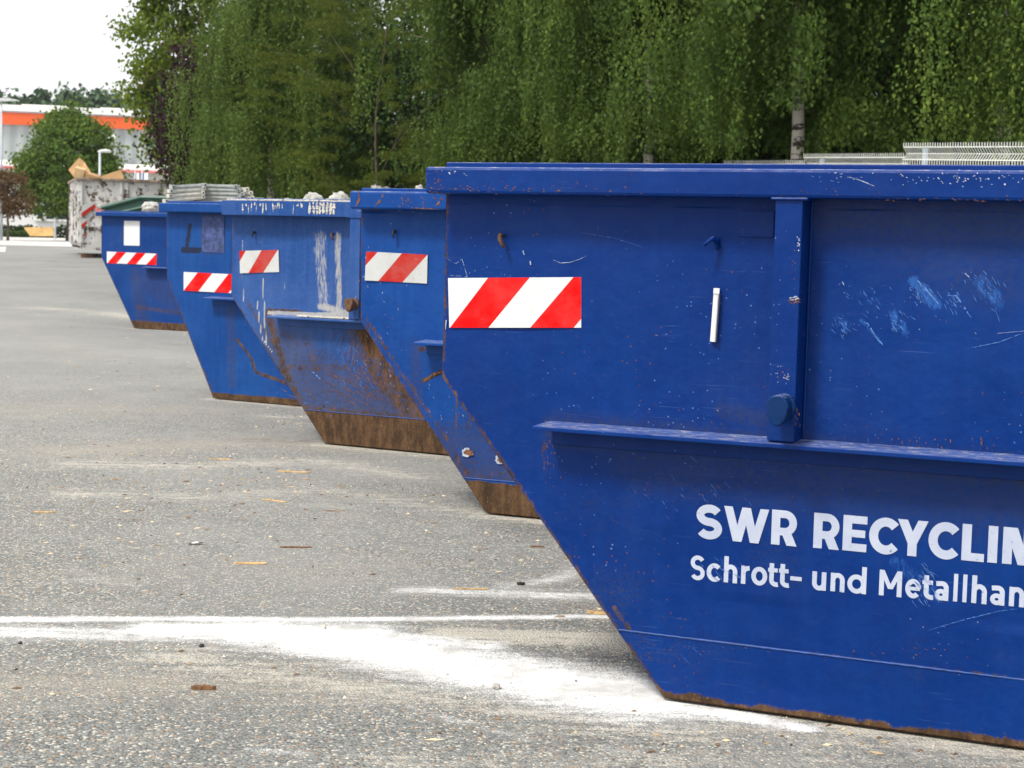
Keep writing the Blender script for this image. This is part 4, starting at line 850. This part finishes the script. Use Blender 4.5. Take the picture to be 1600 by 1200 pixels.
clumpy(X_at(276, 54), 54, 1.65, 3.7, 6.5, 150, 130, .14, LM['maple'], bark_b, 'light yellow-green maple rising at the edge of the sky', None, 39, name='maple_tree', clump=.7, shell=.4)
clumpy(X_at(275, 58), 58, 1.1, 1.5, 2.0, 40, 90, .12, LM['hedge'], bark_b, 'bright green shrub behind the stack of grey beams', None, 40, name='shrub', cat='shrub', clump=.5, trunk_r=.05)
GD = 'dark trees filling the back of the grove'
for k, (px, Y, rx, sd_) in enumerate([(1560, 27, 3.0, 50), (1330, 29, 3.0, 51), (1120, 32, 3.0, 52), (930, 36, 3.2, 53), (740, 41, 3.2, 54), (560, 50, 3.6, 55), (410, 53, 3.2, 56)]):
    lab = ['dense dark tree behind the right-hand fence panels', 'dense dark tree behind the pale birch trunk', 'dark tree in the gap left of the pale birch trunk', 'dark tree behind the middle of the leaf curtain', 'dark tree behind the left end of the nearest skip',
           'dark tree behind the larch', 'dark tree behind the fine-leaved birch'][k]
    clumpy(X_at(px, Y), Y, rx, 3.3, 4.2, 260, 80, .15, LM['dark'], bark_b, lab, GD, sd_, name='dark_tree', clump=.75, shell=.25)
GS = 'shrubs under the trees'
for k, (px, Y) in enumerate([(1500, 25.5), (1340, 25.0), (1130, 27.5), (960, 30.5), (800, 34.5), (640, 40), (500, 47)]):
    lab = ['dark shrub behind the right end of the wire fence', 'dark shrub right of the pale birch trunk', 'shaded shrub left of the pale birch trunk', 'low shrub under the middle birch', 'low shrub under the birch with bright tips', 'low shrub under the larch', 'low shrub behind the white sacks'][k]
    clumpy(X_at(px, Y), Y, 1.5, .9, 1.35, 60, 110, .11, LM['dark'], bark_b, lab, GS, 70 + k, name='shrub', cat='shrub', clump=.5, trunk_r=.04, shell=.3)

# loose visible limbs in the fine-leaved birch and the middle birches
# (kept inside the trees' own trunk meshes)

# ------------------------------------------------------------------ wire mesh fence
wire_m = simple('galvanised_wire', (.72, .73, .68), .5, .08, 5)
post_m = simple('fence_post_paint', (.30, .38, .44), .5, .1, 4)
def fence_panel(pa, pb, ztl, ztr, label):
    root = empty('fence_panel', (pa[0], pa[1], 0)); tag(root, label, 'fence', 'wire mesh fence panels beyond the nearest skip')
    A_ = np.array(pa); B_ = np.array(pb); L_ = np.linalg.norm(B_ - A_); d = (B_ - A_) / L_; nn = np.array([-d[1], d[0]]); mb = MB()
    n_ = int(L_ / .05); prof_ = [(0.0, 0), (-.05, 0), (-.12, .05), (-.19, 0), (-.39, 0), (-.59, 0), (-.66, .05), (-.73, 0), (-1.2, 0), (-1.25, .042), (-1.3, 0), (-2.2, 0)]
    for k in range(n_ + 1):
        t = k * .05; zt = ztl + (ztr - ztl) * t / L_
        mb.tube([(d[0] * t + nn[0] * o2, d[1] * t + nn[1] * o2, zt + z2) for z2, o2 in prof_], .0040, 4)
    for z2, o2 in [(-.05, .006), (-.12, .056), (-.19, .006), (-.39, .006), (-.59, .006), (-.66, .056), (-.73, .006), (-.9, .006), (-1.2, .006), (-1.25, .048), (-1.3, .006), (-1.7, .006), (-2.1, .006)]:
        mb.tube([(nn[0] * o2, nn[1] * o2, ztl + z2), (d[0] * L_ + nn[0] * o2, d[1] * L_ + nn[1] * o2, ztr + z2)], .0055, 4)
    mb.build('wire_mesh', wire_m, root, fixn=False)
    pm = MB(); q = d * .3; zz = ztl + (ztr - ztl) * .3 / L_ - .06; pm.box(-.03, .03, -.02, .02, 0, zz, 0, Matrix.Translation((q[0] + nn[0] * .10, q[1] + nn[1] * .10, 0)) @ Matrix.Rotation(math.atan2(d[1], d[0]), 4, 'Z'))
    pm.build('fence_post', post_m, root, bevel=.003); return root
def fp(px, Y): return (X_at(px, Y), Y)
fence_panel(fp(1130, 24.7), fp(1256, 22.3), float(at(1130, 251, 24.7)[2]), float(at(1256, 250, 22.3)[2]), 'farthest wire fence panel, only its tips above the skip rim')
fence_panel(fp(1254, 22.3), fp(1411, 20.0), float(at(1255, 240, 22.3)[2]), float(at(1410, 239, 20.0)[2]), 'middle wire fence panel right of the pale birch trunk')
fence_panel(fp(1409, 20.0), fp(1650, 17.3), float(at(1410, 223, 20.0)[2]), float(at(1640, 221, 17.3)[2]), 'nearest and tallest wire fence panel at the right edge')

# ------------------------------------------------------------------ load in the skips
grey_c = simple('grey_concrete', (.30, .32, .31), .9, .2, 14, .4); pale_c = simple('pale_concrete_end', (.50, .49, .44), .9, .2, 20, .4)
def rubble(i, z, label, mat):
    s = SK[i]; rng = np.random.default_rng(i); L_, W_ = s['L'], s['W']; x = np.linspace(.03, L_ - .03, 60); y = np.linspace(.03, W_ - .03, 30); X_, Y_ = np.meshgrid(x, y, indexing='ij')
    Z = z + .03 * np.sin(X_ * 7 + i) * np.sin(Y_ * 6) + rng.normal(0, .012, X_.shape); V = np.stack([X_.ravel(), Y_.ravel(), Z.ravel()], 1)
    I = np.arange(X_.size).reshape(X_.shape); F = np.stack([I[:-1, :-1].ravel(), I[1:, :-1].ravel(), I[1:, 1:].ravel(), I[:-1, 1:].ravel()], 1)
    # sides down into the skip so the fill has depth
    o = npmesh('rubble', V, F, mat); o.location = s['o']; o.rotation_euler = (0, 0, s['yaw']); o.name = 'rubble'
    tag(o, label, 'rubble', kind='stuff'); return o
rub_m = simple('mixed_rubble', (.34, .31, .26), .95, .4, 30, .6)
rubble(4, 1.44, 'rubble filling the skip under the grey beams', rub_m)
rubble(3, 1.43, 'rubble filling the mortar-stained skip', rub_m)
rubble(5, 1.36, 'rubble filling the farthest blue skip', rub_m)
rubble(2, 1.38, 'rubble filling the second skip', rub_m)
GBm = 'grey beams stacked on the fourth skip'
def beam(px0, px1, pyc, Y, hgt_m, rotz, label, mat, seed):
    c = at((px0 + px1) / 2, pyc, Y); ln = (px1 - px0) / CF * Y / abs(math.cos(rotz)); r_ = random.Random(seed)
    root = empty('concrete_beam', c - np.array([0, 0, hgt_m / 2]), rotz); tag(root, label, 'beam', GBm)
    mb = MB(); h2 = hgt_m; w2 = .12
    mb.box(-ln / 2, ln / 2, -w2 / 2, w2 / 2, 0, h2 * .92); mb.box(-ln / 2 + .02, ln / 2 - .02, -w2 / 2 - .006, -w2 / 2 - .0005, h2 * .28, h2 * .62)
    mb.build('shaft', mat, root, bevel=.004)
    for sx in (-1, 1):
        e = MB(); x0 = sx * ln / 2; e.box(min(x0, x0 + sx * .025), max(x0, x0 + sx * .025), -w2 / 2 - .012, w2 / 2 + .012, h2 * .1, h2 * 1.0); e.box(min(x0 + sx * .006, x0 + sx * .018), max(x0 + sx * .006, x0 + sx * .018), -w2 / 2 - .016, -w2 / 2 - .0125, h2 * .35, h2 * .75, 1)
        e.build('end_bracket', [mat, MAT['dark_steel']], root, bevel=.002)
    return root
YB = 13.9
rows = [(318, 368, 291), (316, 372, 297), (314, 378, 303), (316, 373, 309), (310, 384, 314)]
for k, (a_, b_, y_) in enumerate(rows):
    beam(a_, b_, y_, YB, .031, .02 * (k % 2), ['topmost', 'second from the top', 'middle', 'second from the bottom', 'bottom'][k] + ' grey beam of the right half of the stack', grey_c, k)
for k, (a_, b_, y_) in enumerate([(274, 314, 291), (271, 312, 297), (270, 311, 304), (264, 311, 311)]):
    r0_ = beam(a_, b_, y_, YB - .15, .033, -.45, ['topmost', 'second from the top', 'third from the top', 'bottom'][k] + ' pale beam end of the left half of the stack', [grey_c, pale_c, pale_c, pale_c][k], 10 + k)
    r0_.rotation_euler = (0, R(-5 - k), .35)
for k, (a_, b_, y_) in enumerate([(376, 384, 296), (386, 390, 302), (378, 392, 309)]):
    beam(a_, b_, y_, YB + .1, .034, .1, ['upper small', 'middle small', 'lower small'][k] + ' pale bracket piece right of the grey beam stack', pale_c, 20 + k)
# white sacks in skip 3
sack_m = simple('white_woven_sack', (.36, .355, .33), .8, .25, 12, .4)
def sack(px, py_top, Y, w_, h_, label, seed, group='white sacks heaped on the mortar-stained skip', zb=None, mat=sack_m):
    c = at(px, py_top, Y); b = bmesh.new(); bmesh.ops.create_icosphere(b, subdivisions=4, radius=1); rr = np.random.default_rng(seed); ph = rr.uniform(0, 6, 6)
    for v in b.verts:
        x, y, z = v.co; k = 1 + .10 * math.sin(4 * x + ph[0]) * math.cos(5 * y + ph[1]) + .07 * math.sin(9 * z + 6 * x + ph[2]) + .05 * math.sin(17 * x + 11 * y + ph[3])
        v.co = Vector((math.copysign(abs(x) ** .75, x) * w_ / 2 * k, math.copysign(abs(y) ** .75, y) * w_ * .42 * k, (math.copysign(abs(z) ** .8, z) * k) * h_ / 2))
    me = bpy.data.meshes.new('sack'); b.to_mesh(me); b.free(); me.polygons.foreach_set('use_smooth', [True] * len(me.polygons)); me.materials.append(mat)
    o = bpy.data.objects.new('sack', me); COL.objects.link(o); o.location = (c[0], c[1], c[2] - h_ / 2); o.rotation_euler = (rr.uniform(-.2, .2), rr.uniform(-.3, .3), rr.uniform(0, 3)); tag(o, label, 'sack', group)
    md = o.modifiers.new('wrinkle', 'DISPLACE'); tx = bpy.data.textures.new('wrinkles', 'CLOUDS'); tx.noise_scale = .06; md.texture = tx; md.strength = .03; return o
for k, (px, py, w_, lb) in enumerate([(532, 292, .17, 'rightmost'), (490, 292, .16, 'tall middle'), (512, 301, .17, 'low'), (452, 300, .15, 'leftmost large'), (415, 304, .12, 'small yellowish'), (473, 302, .13, 'half buried')]):
    sack(px, py + 10, 11.3 + .12 * (k % 3), w_ * .8, .10, lb + ' crumpled white sack lying on the mortar-stained skip', 60 + k)
sack(236, 316.5, 23.3, .28, .18, 'round white sack bulging over the rim of the farthest blue skip', 71, None)
sack(655, 289.5, 9.0, .04, .05, 'small white plastic lump on the rim of the second skip', 72, None)
sack(592, 290, 36, .5, .5, 'pale sack glimpsed under the larch', 73, None)

# ------------------------------------------------------------------ green skip behind
green = simple('dark_green_paint', (.010, .060, .040), .5, .2, 6, .1)
c = at(213, 330, 30.5); gr = empty('skip_container', (c[0], 30.5, gz(30.5)), -.25); tag(gr, 'dark green open skip with a sloping rim behind the farthest blue skip', 'skip')
zt = float(at(225, 307, 30.5)[2] - gz(30.5)); zl_ = float(at(170, 325, 30.5)[2] - gz(30.5))
mb = MB(); pr = [(-.62, zl_ - .02), (-.5, .5), (-.2, 0), (2.0, 0), (2.4, zt - .06), (.1, zt - .06)]
mb.prism(pr, lambda x, z, t: (x, t, z), 0, .03); mb.prism(pr, lambda x, z, t: (x, t, z), 1.6, 1.63); mb.box(-.2, 2.0, .031, 1.599, 0.001, .03)
mb.add([(-.62, .031, zl_ - .02), (-.62, 1.599, zl_ - .02), (-.5, 1.599, .5), (-.5, .031, .5), (-.2, 1.599, 0.03), (-.2, .031, 0.03)], [(0, 1, 2, 3), (3, 2, 4, 5)])
mb.add([(2.4, .031, zt - .06), (2.4, 1.599, zt - .06), (2.0, 1.599, .03), (2.0, .031, .03)], [(0, 1, 2, 3)]); mb.build('body', green, gr)
mb = MB()
for y_ in (-.045, 1.605): mb.tube([(-.66, y_ + .03, zl_), (.1, y_ + .03, zt - .02), (2.42, y_ + .03, zt - .02)], .045, 6)
mb.build('rim', green, gr, bevel=.004)
for x_ in (.28, 1.5): mb = MB(); mb.box(x_, x_ + .08, -.05, .0, .3, zt - .07); mb.build('rib', green, gr, bevel=.005)
mb = MB(); mb.tube([(-.5, -.03, zl_ - .12), (.1, -.03, zt - .2), (.28, -.03, zt - .2)], .025, 6); mb.build('brace', green, gr)

# ------------------------------------------------------------------ battered white roll-off container
n = NT('battered_white_paint'); b1 = n.noise(3.0, 7, .75); b2 = n.noise(9, 5, .7, n.mapping((1, 1, .6), loc=(3, 3, 3)))
colw = n.mix(n.mapr(n.noise(1.2, 5), .35, .7), (.50, .49, .46), (.68, .67, .64)); colw = n.mix(n.mapr(b2, .585, .63), colw, (.05, .10, .26)); colw = n.mix(n.mapr(b1, .515, .57), colw, (.085, .050, .032))
battered = n.done(colw, .75, n.bump(b1, .5, .02))
YC = 52.0; zg = float(gz(YC)); cl = at(122, 300, YC); rc = empty('roll_off_container', (cl[0], YC, zg), R(17)); tag(rc, 'rusty battered white container with cardboard piled on top', 'container')
CW = (250 - 122) / CF * YC / math.cos(R(17)) * 1.04; zt = float(at(124, 279, YC)[2]) - zg; zb_ = float(at(140, 391, YC)[2]) - zg; LNG = 5.6; sl = R(-5)
mb = MB()
cs = [(0, zt), (0, zb_ + .22), (.05, zb_), (CW - .05, zb_), (CW, zb_ + .22), (CW, zt)]
def fn(x, z, t): return (x, t, z)
mb.prism([(0, zb_ + .25), (.12, zb_), (CW - .12, zb_), (CW, zb_ + .25), (CW, zt), (0, zt)], fn, 0, .06)          # door end
mb.prism([(0, zb_ + .25), (.12, zb_), (CW - .12, zb_), (CW, zb_ + .25), (CW, zt - .05), (0, zt - .05)], fn, LNG - .06, LNG)
mb.prism([(0, zb_ + .25), (.06, zb_ + .12), (.12, zb_ + .22), (.06, zb_ + .3), (.06, zt), (0, zt)], fn, .061, LNG - .061)
mb.prism([(CW, zb_ + .25), (CW - .06, zb_ + .12), (CW - .12, zb_ + .22), (CW - .06, zb_ + .3), (CW - .06, zt), (CW, zt)], fn, .061, LNG - .061)
mb.prism([(.12, zb_), (CW - .12, zb_), (CW - .12, zb_ + .05), (.12, zb_ + .05)], fn, .061, LNG - .061); mb.build('body', battered, rc)
mb = MB()
for x in (.06, CW * .46, CW * .52, CW - .12): mb.box(x, x + .07, -.05, -.001, zb_ + .22, zt - .05)
mb.box(.131, CW * .46 - .002, -.03, -.001, zb_ + (zt - zb_) * .60, zb_ + (zt - zb_) * .64); mb.box(CW * .52 + .072, CW - .122, -.03, -.001, zb_ + (zt - zb_) * .60, zb_ + (zt - zb_) * .64)
mb.box(.131, CW - .122, -.052, -.031, zb_ + (zt - zb_) * .33, zb_ + (zt - zb_) * .36); mb.build('door_rib', battered, rc, bevel=.008)
mb = MB(); mb.box(-.06, CW + .04, -.09, .08, zt - .06, zt + .03); mb.prism([(-.06, zt - .04), (.06, zt - .04), (.06, zt + .04), (-.06, zt + .04)], fn, .081, LNG); mb.prism([(CW - .04, zt - .04), (CW + .04, zt - .04), (CW + .04, zt + .04), (CW - .04, zt + .04)], fn, .081, LNG)
mb.build('top_rail', simple('rusty_rail', (.22, .17, .13), .9, .6, 5, .5), rc, bevel=.012)
mb = MB()
for k in range(6): mb.prism([(-.05, zb_ + .2), (-.001, zb_ + .2), (-.001, zt - .05), (-.05, zt - .05)], lambda x, z, t, k=k: (x, t, z), .5 + k * .85, .62 + k * .85)
mb.build('side_rib', battered, rc)
for x in (.10, .62, CW - .5):
    mb = MB(); mb.box(x, x + .36, .12, .42, .0, .12) if x != .62 else mb.box(x, x + .3, .1, .5, .02, .13); mb.build('skid_block', MAT['rust'] if x < .5 else MAT['dark_steel'], rc, bevel=.01)
bw = MB(); by = -.056
def band_on_container(z0, z1, x0, x1, poly): 
    bw.add([(p[0], by, p[1]) for p in poly], [tuple(range(len(poly)))], 0)
H_ = zt - zb_
for p in ([(.10, .46), (.50, .60), (.50, .66), (.10, .52)], [(.10, .30), (.26, .37), (.26, .42), (.10, .36)], [(.18, .22), (.24, .25), (.24, .20), (.18, .20)]): bw.add([(x, by, zb_ + z * H_) for x, z in p], [(0, 1, 2, 3)], 0)
for p in ([(.10, .52), (.50, .66), (.50, .69), (.10, .62)], [(.10, .36), (.26, .42), (.26, .44), (.10, .44)], [(.08, .22), (.17, .22), (.17, .29), (.08, .29)]): bw.add([(x, by, zb_ + z * H_) for x, z in p], [(0, 1, 2, 3)], 1)
o = bw.build('warning_stripe', [MAT['board_red_old'], MAT['board_white_old']], rc, fixn=False)
bp = MB(); bp.add([(.5, by - .002, zb_ + .60 * H_), (.75, by - .002, zb_ + .58 * H_), (.75, by - .002, zb_ + .50 * H_), (.55, by - .002, zb_ + .49 * H_)], [(0, 1, 2, 3)]); o = bp.build('faded_sticker', simple('faded_pink', (.75, .25, .25), .6, .3, 12), rc, fixn=False)
# cardboard
card = simple('cardboard', (.46, .28, .13), .85, .12, 4); cardl = simple('cardboard_light', (.60, .42, .22), .85, .1, 4)
def sheet_card(pts, Y, th, label, mat, dy=None):
    dy = dy or [0] * len(pts); P = [at(p[0], p[1], Y + d_) for p, d_ in zip(pts, dy)]; c = sum(P) / len(P); mb = MB(); n_ = len(P)
    nrm = np.cross(P[1] - P[0], P[2] - P[0]); nrm = nrm / np.linalg.norm(nrm) * th
    mb.add([p - c for p in P] + [p - c + nrm for p in P], [tuple(range(n_)), tuple(range(2 * n_ - 1, n_ - 1, -1))] + [(i_, (i_ + 1) % n_, (i_ + 1) % n_ + n_, i_ + n_) for i_ in range(n_)])
    o = mb.build('cardboard_sheet', mat); o.location = c; tag(o, label, 'cardboard', 'cardboard on the white container'); return o
sheet_card([(107, 265), (124, 246), (132, 253), (146, 276), (120, 282)], YC + .8, .03, 'brown cardboard sheet tilted upright at the left end of the container', card, [0, .3, .3, 0, -.1])
sheet_card([(146, 279), (189, 265), (195, 283), (150, 285)], YC + .9, .03, 'long brown cardboard flap leaning at the right on the container', card, [0, .3, .2, 0])
ob = empty('cardboard_box', at(132, 279, YC + .55), .2, R(8), R(14)); tag(ob, 'open light brown cardboard box between the two sheets', 'box')
mb = MB(); mb.box(-.33, -.02, -.25, .25, 0, .28); mb.build('carton', cardl, ob, bevel=.01); mb = MB(); mb.box(0, .42, -.24, .24, .0, .20); mb.build('flap', card, ob, bevel=.01)
mb = MB(); mb.prism([(.1, 0.1), (CW - .1, .1), (CW - .1, zt - zb_ - .25), (CW * .4, zt - zb_ - .1), (.1, zt - zb_ - .15)], lambda x, z, t: (x, t, z + zb_), .1, LNG - .1); o = mb.build('rubbish', rub_m); o.location = rc.location; o.rotation_euler = rc.rotation_euler; tag(o, 'mixed rubbish filling the white container', 'rubbish', kind='stuff')

# ------------------------------------------------------------------ building
YB0 = 118.
bx0 = at(5, 200, YB0)[0]; ang = R(15)
bld = empty('warehouse', (bx0, YB0, float(gz(YB0))), ang); tag(bld, 'long low warehouse store with an orange band under its white roof edge', 'building'); zg = float(gz(YB0))
def bz(py): return float(CH + (hz(5) - py) / CF * YB0 - zg)
corr = NT('grey_corrugated_cladding'); x, y, z = corr.sep(); wv = corr.math('SINE', corr.math('MULTIPLY', x, 7.0)); corr = corr.done(corr.mix(corr.mapr(wv, -1, 1), (.25, .28, .28), (.33, .36, .36)), .5, corr.bump(wv, .5, .05))
white_w = simple('white_render', (.74, .73, .71), .8, .06, .6); orange = simple('orange_cladding', (.66, .095, .018), .5, .05, .5); pink = simple('pale_red_trim', (.66, .18, .17), .6, .1, .5)
x0b, x1b = -45, 12.0
mb = MB(); mb.box(x0b, x1b, 0, 40, 0, bz(176)); mb.build('wall', corr, bld)
mb = MB(); mb.box(x0b, x1b - .6, -.25, -.01, bz(196), bz(178)); o = mb.build('fascia', orange, bld); o['label'] = 'orange fascia band'
mb = MB(); mb.box(x0b - .3, x1b + .3, -.35, 40.3, bz(176) + .02, bz(166)); 
for k in range(9): mb.box(-30 + k * 5.2, -27 + k * 5.2, .3, 3, bz(166) + .01, bz(163.5))
mb.build('roof', white_w, bld)
mb = MB(); mb.box(x0b, x1b - .5, -.3, -.02, bz(178) + .02, bz(176)); mb.build('gutter', simple('lilac_grey_gutter', (.42, .38, .45), .5), bld)
mb = MB(); mb.box(x0b, x1b + 6, -5, -.02, 0, bz(264)); mb.build('annex_wall', white_w, bld)
mb = MB(); mb.prism([(0, bz(262)), (0, bz(251)), (-5.6, bz(262) + .0), (-5.6, bz(266))], lambda p, q, t: (t, p, q), x0b, x1b + 6.5); mb.build('canopy_roof', white_w, bld)
mb = MB(); mb.box(x0b, x1b + 6.5, -5.75, -5.62, bz(268), bz(264.5)); mb.build('canopy_trim', pink, bld)
glass = simple('dark_window_glass', (.03, .045, .05), .1, .3, .7)
for k, (a_, b_, t_, u_) in enumerate([(56, 64, 326, 341), (68, 81, 326, 341), (84, 97, 326, 341), (196, 204, 278, 290), (20, 30, 300, 312), (120, 132, 318, 340)]):
    lx0 = (at(a_, 300, YB0)[0] - bx0) / math.cos(ang); lx1 = (at(b_, 300, YB0)[0] - bx0) / math.cos(ang)
    mb = MB(); mb.box(lx0, lx1, -5.06, -5.01, bz(u_), bz(t_)); w_ = mb.build('window', glass, bld)
    mb = MB(); mb.box(lx0 - .12, lx0 - .005, -5.1, -5.01, bz(u_), bz(t_)); mb.box(lx1 + .005, lx1 + .12, -5.1, -5.01, bz(u_), bz(t_)); mb.box(lx0 - .12, lx1 + .12, -5.1, -5.01, bz(t_) + .01, bz(t_) + .12); mb.box(lx0 - .2, lx1 + .2, -5.2, -5.01, bz(u_) - .14, bz(u_) - .01); mb.build('window_frame', white_w, w_)
mb = MB(); mb.box((at(159, 300, YB0)[0] - bx0) / math.cos(ang), (at(169, 300, YB0)[0] - bx0) / math.cos(ang), -.9, -.26, bz(214), bz(204)); mb.build('wall_unit', white_w, bld, bevel=.03)
blue_f = simple('blue_banner_cloth', (.05, .14, .42), .7); 
for k, (px, lb) in enumerate([(211, 'left narrow blue and white banner before the store front'), (222, 'right wider white banner with blue edges before the store front')]):
    c = at(px, 270, 98); r_ = empty('banner', (c[0], 98, gz(98))); tag(r_, lb, 'banner', 'banners before the warehouse'); mb = MB(); mb.tube([(0, 0, 0), (0, 0, c[2] - gz(98) + .1)], .03, 6); mb.build('pole', white_w, r_)
    mb = MB(); w_ = .18 + .12 * k; h0 = float(c[2] - gz(98)); mb.box(.035, .035 + w_ * .3, -.01, .01, h0 - .9, h0, 0); mb.box(.036 + w_ * .3, .035 + w_, -.01, .01, h0 - .9, h0, 1); mb.build('flag', [blue_f, white_w], r_)

# forest behind
GF = 'tall trees on the skyline behind the warehouse'
fl_ = [(-40, 128), (8, 150), (30, 146), (50, 152), (72, 143), (98, 150), (112, 142), (130, 152), (148, 140), (165, 146), (185, 150), (206, 154), (232, 150), (262, 150), (300, 140)]
names = ['round forest crown cut by the left frame edge', 'low forest crown above the left end of the roof', 'broad forest crown above the orange band', 'dip in the skyline left of the round green tree', 'wide forest crown left of the pointed one', 'forest crown directly above the round green tree', 'pointed dark conifer standing highest above the green tree',
         'low crown right of the pointed conifer', 'tall dark conifer right of the gap in the skyline', 'broad forest crown above the white roof edge', 'forest crown behind the hanging maple twigs', 'last low crown before the maple', 'forest crown hidden partly by the maple', 'forest crown behind the copper-leaved tree', 'forest crown behind the maple trunk']
for k, (px, py) in enumerate(fl_):
    Y = 205 + 9 * (k % 3); t = at(px, py, Y); hh = float(t[2] - gz(Y)); tall = k in (6, 8)
    clumpy(float(t[0]), Y, 1.7 if tall else 2.9, hh * .45, float(gz(Y)) + hh * .55, 130, 60, .75, LM['forest'], bark_b, names[k], GF, 100 + k, name='forest_tree', clump=1.6, shell=.3, trunk_r=.3)
# trees in front of the building
clumpy(float(at(108, 300, 84)[0]), 84, 2.35, 2.75, float(at(108, 254, 84)[2]), 170, 150, .17, LM['round'], bark_b, 'round full green tree in front of the orange banded warehouse', None, 130, name='roadside_tree', taper=.5, clump=.58, shell=.45, trunk_r=.16)
clumpy(float(at(148, 300, 85)[0]), 85, 1.1, 1.3, float(at(150, 276, 85)[2]), 50, 110, .17, LM['round'], bark_b, 'smaller green crown leaning right beside the round tree', None, 131, name='roadside_tree', clump=.6, shell=.4, trunk_r=.1)
clumpy(float(at(12, 300, 80)[0]), 80, 1.05, 1.2, float(at(8, 300, 80)[2]), 46, 90, .13, LM['brown'], bark_b, 'reddish brown small tree at the left frame edge', None, 132, name='roadside_tree', clump=.55, shell=.3, trunk_r=.07)
def hedge(px0, px1, Y, zt_, lm, label, seed, dens=900):
    rng = np.random.default_rng(seed); a_ = float(at(px0, 300, Y)[0]); b_ = float(at(px1, 300, Y)[0]); z0 = float(gz(Y)); root = empty('hedge', ((a_ + b_) / 2, Y, z0)); tag(root, label, 'hedge'); w_ = b_ - a_
    n_ = int(dens * w_); P = np.stack([rng.uniform(-w_ / 2, w_ / 2, n_), rng.uniform(-.6, .6, n_), rng.uniform(0.02, 1, n_) ** .7 * (zt_ - z0)], 1); P[:, 2] *= .82 + .18 * np.sin(P[:, 0] * 2.1 + seed) * np.sin(P[:, 0] * .9)
    leaves('foliage', P, np.full(n_, .14), lm, root, rng, .8, .3)
    mb = MB(); [mb.tube([(x, 0, 0), (x + .1, 0, (zt_ - z0) * .7)], .02, 5) for x in np.arange(-w_ / 2 + .2, w_ / 2, .6)]; mb.build('stem', bark_b, root)
hedge(-60, 125, 99, float(at(60, 349, 99)[2]), LM['dark'], 'long dark hedge along the foot of the warehouse', 140, 500)
hedge(-60, 44, 97, float(at(20, 357, 97)[2]), LM['hedge'], 'low bright green hedge at the left frame edge', 141, 700)
# ochre board, posts, lamps
c0 = at(40, 368, 96); mb = MB(); q = [at(37, 355, 96), at(83, 355, 96), at(83, 369, 96), at(47, 369, 96)]; base = q[3].copy(); base[2] = float(gz(96))
mb.prism([(p[0] - base[0], p[2] - base[2]) for p in q], lambda x, z, t: (x, t, max(z, 0)), 0, .12); 
o = mb.build('wooden_board', simple('ochre_wood', (.58, .36, .14), .8, .2, 2, .1)); o.location = base; tag(o, 'ochre wooden board with a slanted end before the hedge', 'board')
metal = simple('galvanised_pole', (.42, .45, .48), .5, .1, 3)
t = at(86, 318, 90); mb = MB(); mb.tube([(0, 0, 0), (0, 0, t[2] - gz(90))], .055, 8); o = mb.build('bollard', metal); o.location = (t[0], 90, gz(90)); tag(o, 'thin grey post right of the ochre board', 'post')
def lamp(px, py, Y, flat, label):
    t = at(px, py, Y); h0 = float(t[2] - gz(Y)); r_ = empty('street_lamp', (t[0], Y, gz(Y))); tag(r_, label, 'street lamp', 'street lamps on the far side of the yard')
    mb = MB(); mb.tube([(0, 0, 0), (0, 0, h0 * .5), (0, 0, h0)], [.07, .055, .045], 10); mb.build('mast', metal, r_, smooth=True)
    mb = MB()
    if flat: mb.prism([(-.12, -.05), (.75, .0), (.75, .05), (.3, .12), (-.12, .10)], lambda x, z, t_: (x, t_, z + h0), -.14, .14)
    else: mb.tube([(-.08, 0, h0 + .02), (.05, 0, h0 + .05), (.25, 0, h0 + .07), (.42, 0, h0 + .05), (.48, 0, h0 + .04)], [.045, .065, .08, .07, .03], 10)
    mb.build('lamp_head', simple('lamp_housing_white', (.48, .50, .49), .5), r_, smooth=not flat)
lamp(2, 157, 80, True, 'tall street lamp with a flat head at the left frame edge'); lamp(156, 238, 74, False, 'short street lamp with a rounded head above the cardboard')

# ------------------------------------------------------------------ haze
mb = MB(); mb.box(-190, 190, -30, 262, -1.2, 34); hm = bpy.data.materials.new('haze'); hm.use_nodes = True; t_ = hm.node_tree; t_.nodes.clear()
ho = t_.nodes.new('ShaderNodeOutputMaterial'); hv_ = t_.nodes.new('ShaderNodeVolumePrincipled'); hv_.inputs['Color'].default_value = (.86, .90, .96, 1); hv_.inputs['Density'].default_value = .00013; hv_.inputs['Anisotropy'].default_value = .2
t_.links.new(hv_.outputs[0], ho.inputs['Volume']); o = mb.build('haze', hm); tag(o, 'thin pale summer haze', 'haze', kind='stuff')
scene.cycles.volume_bounces = 0
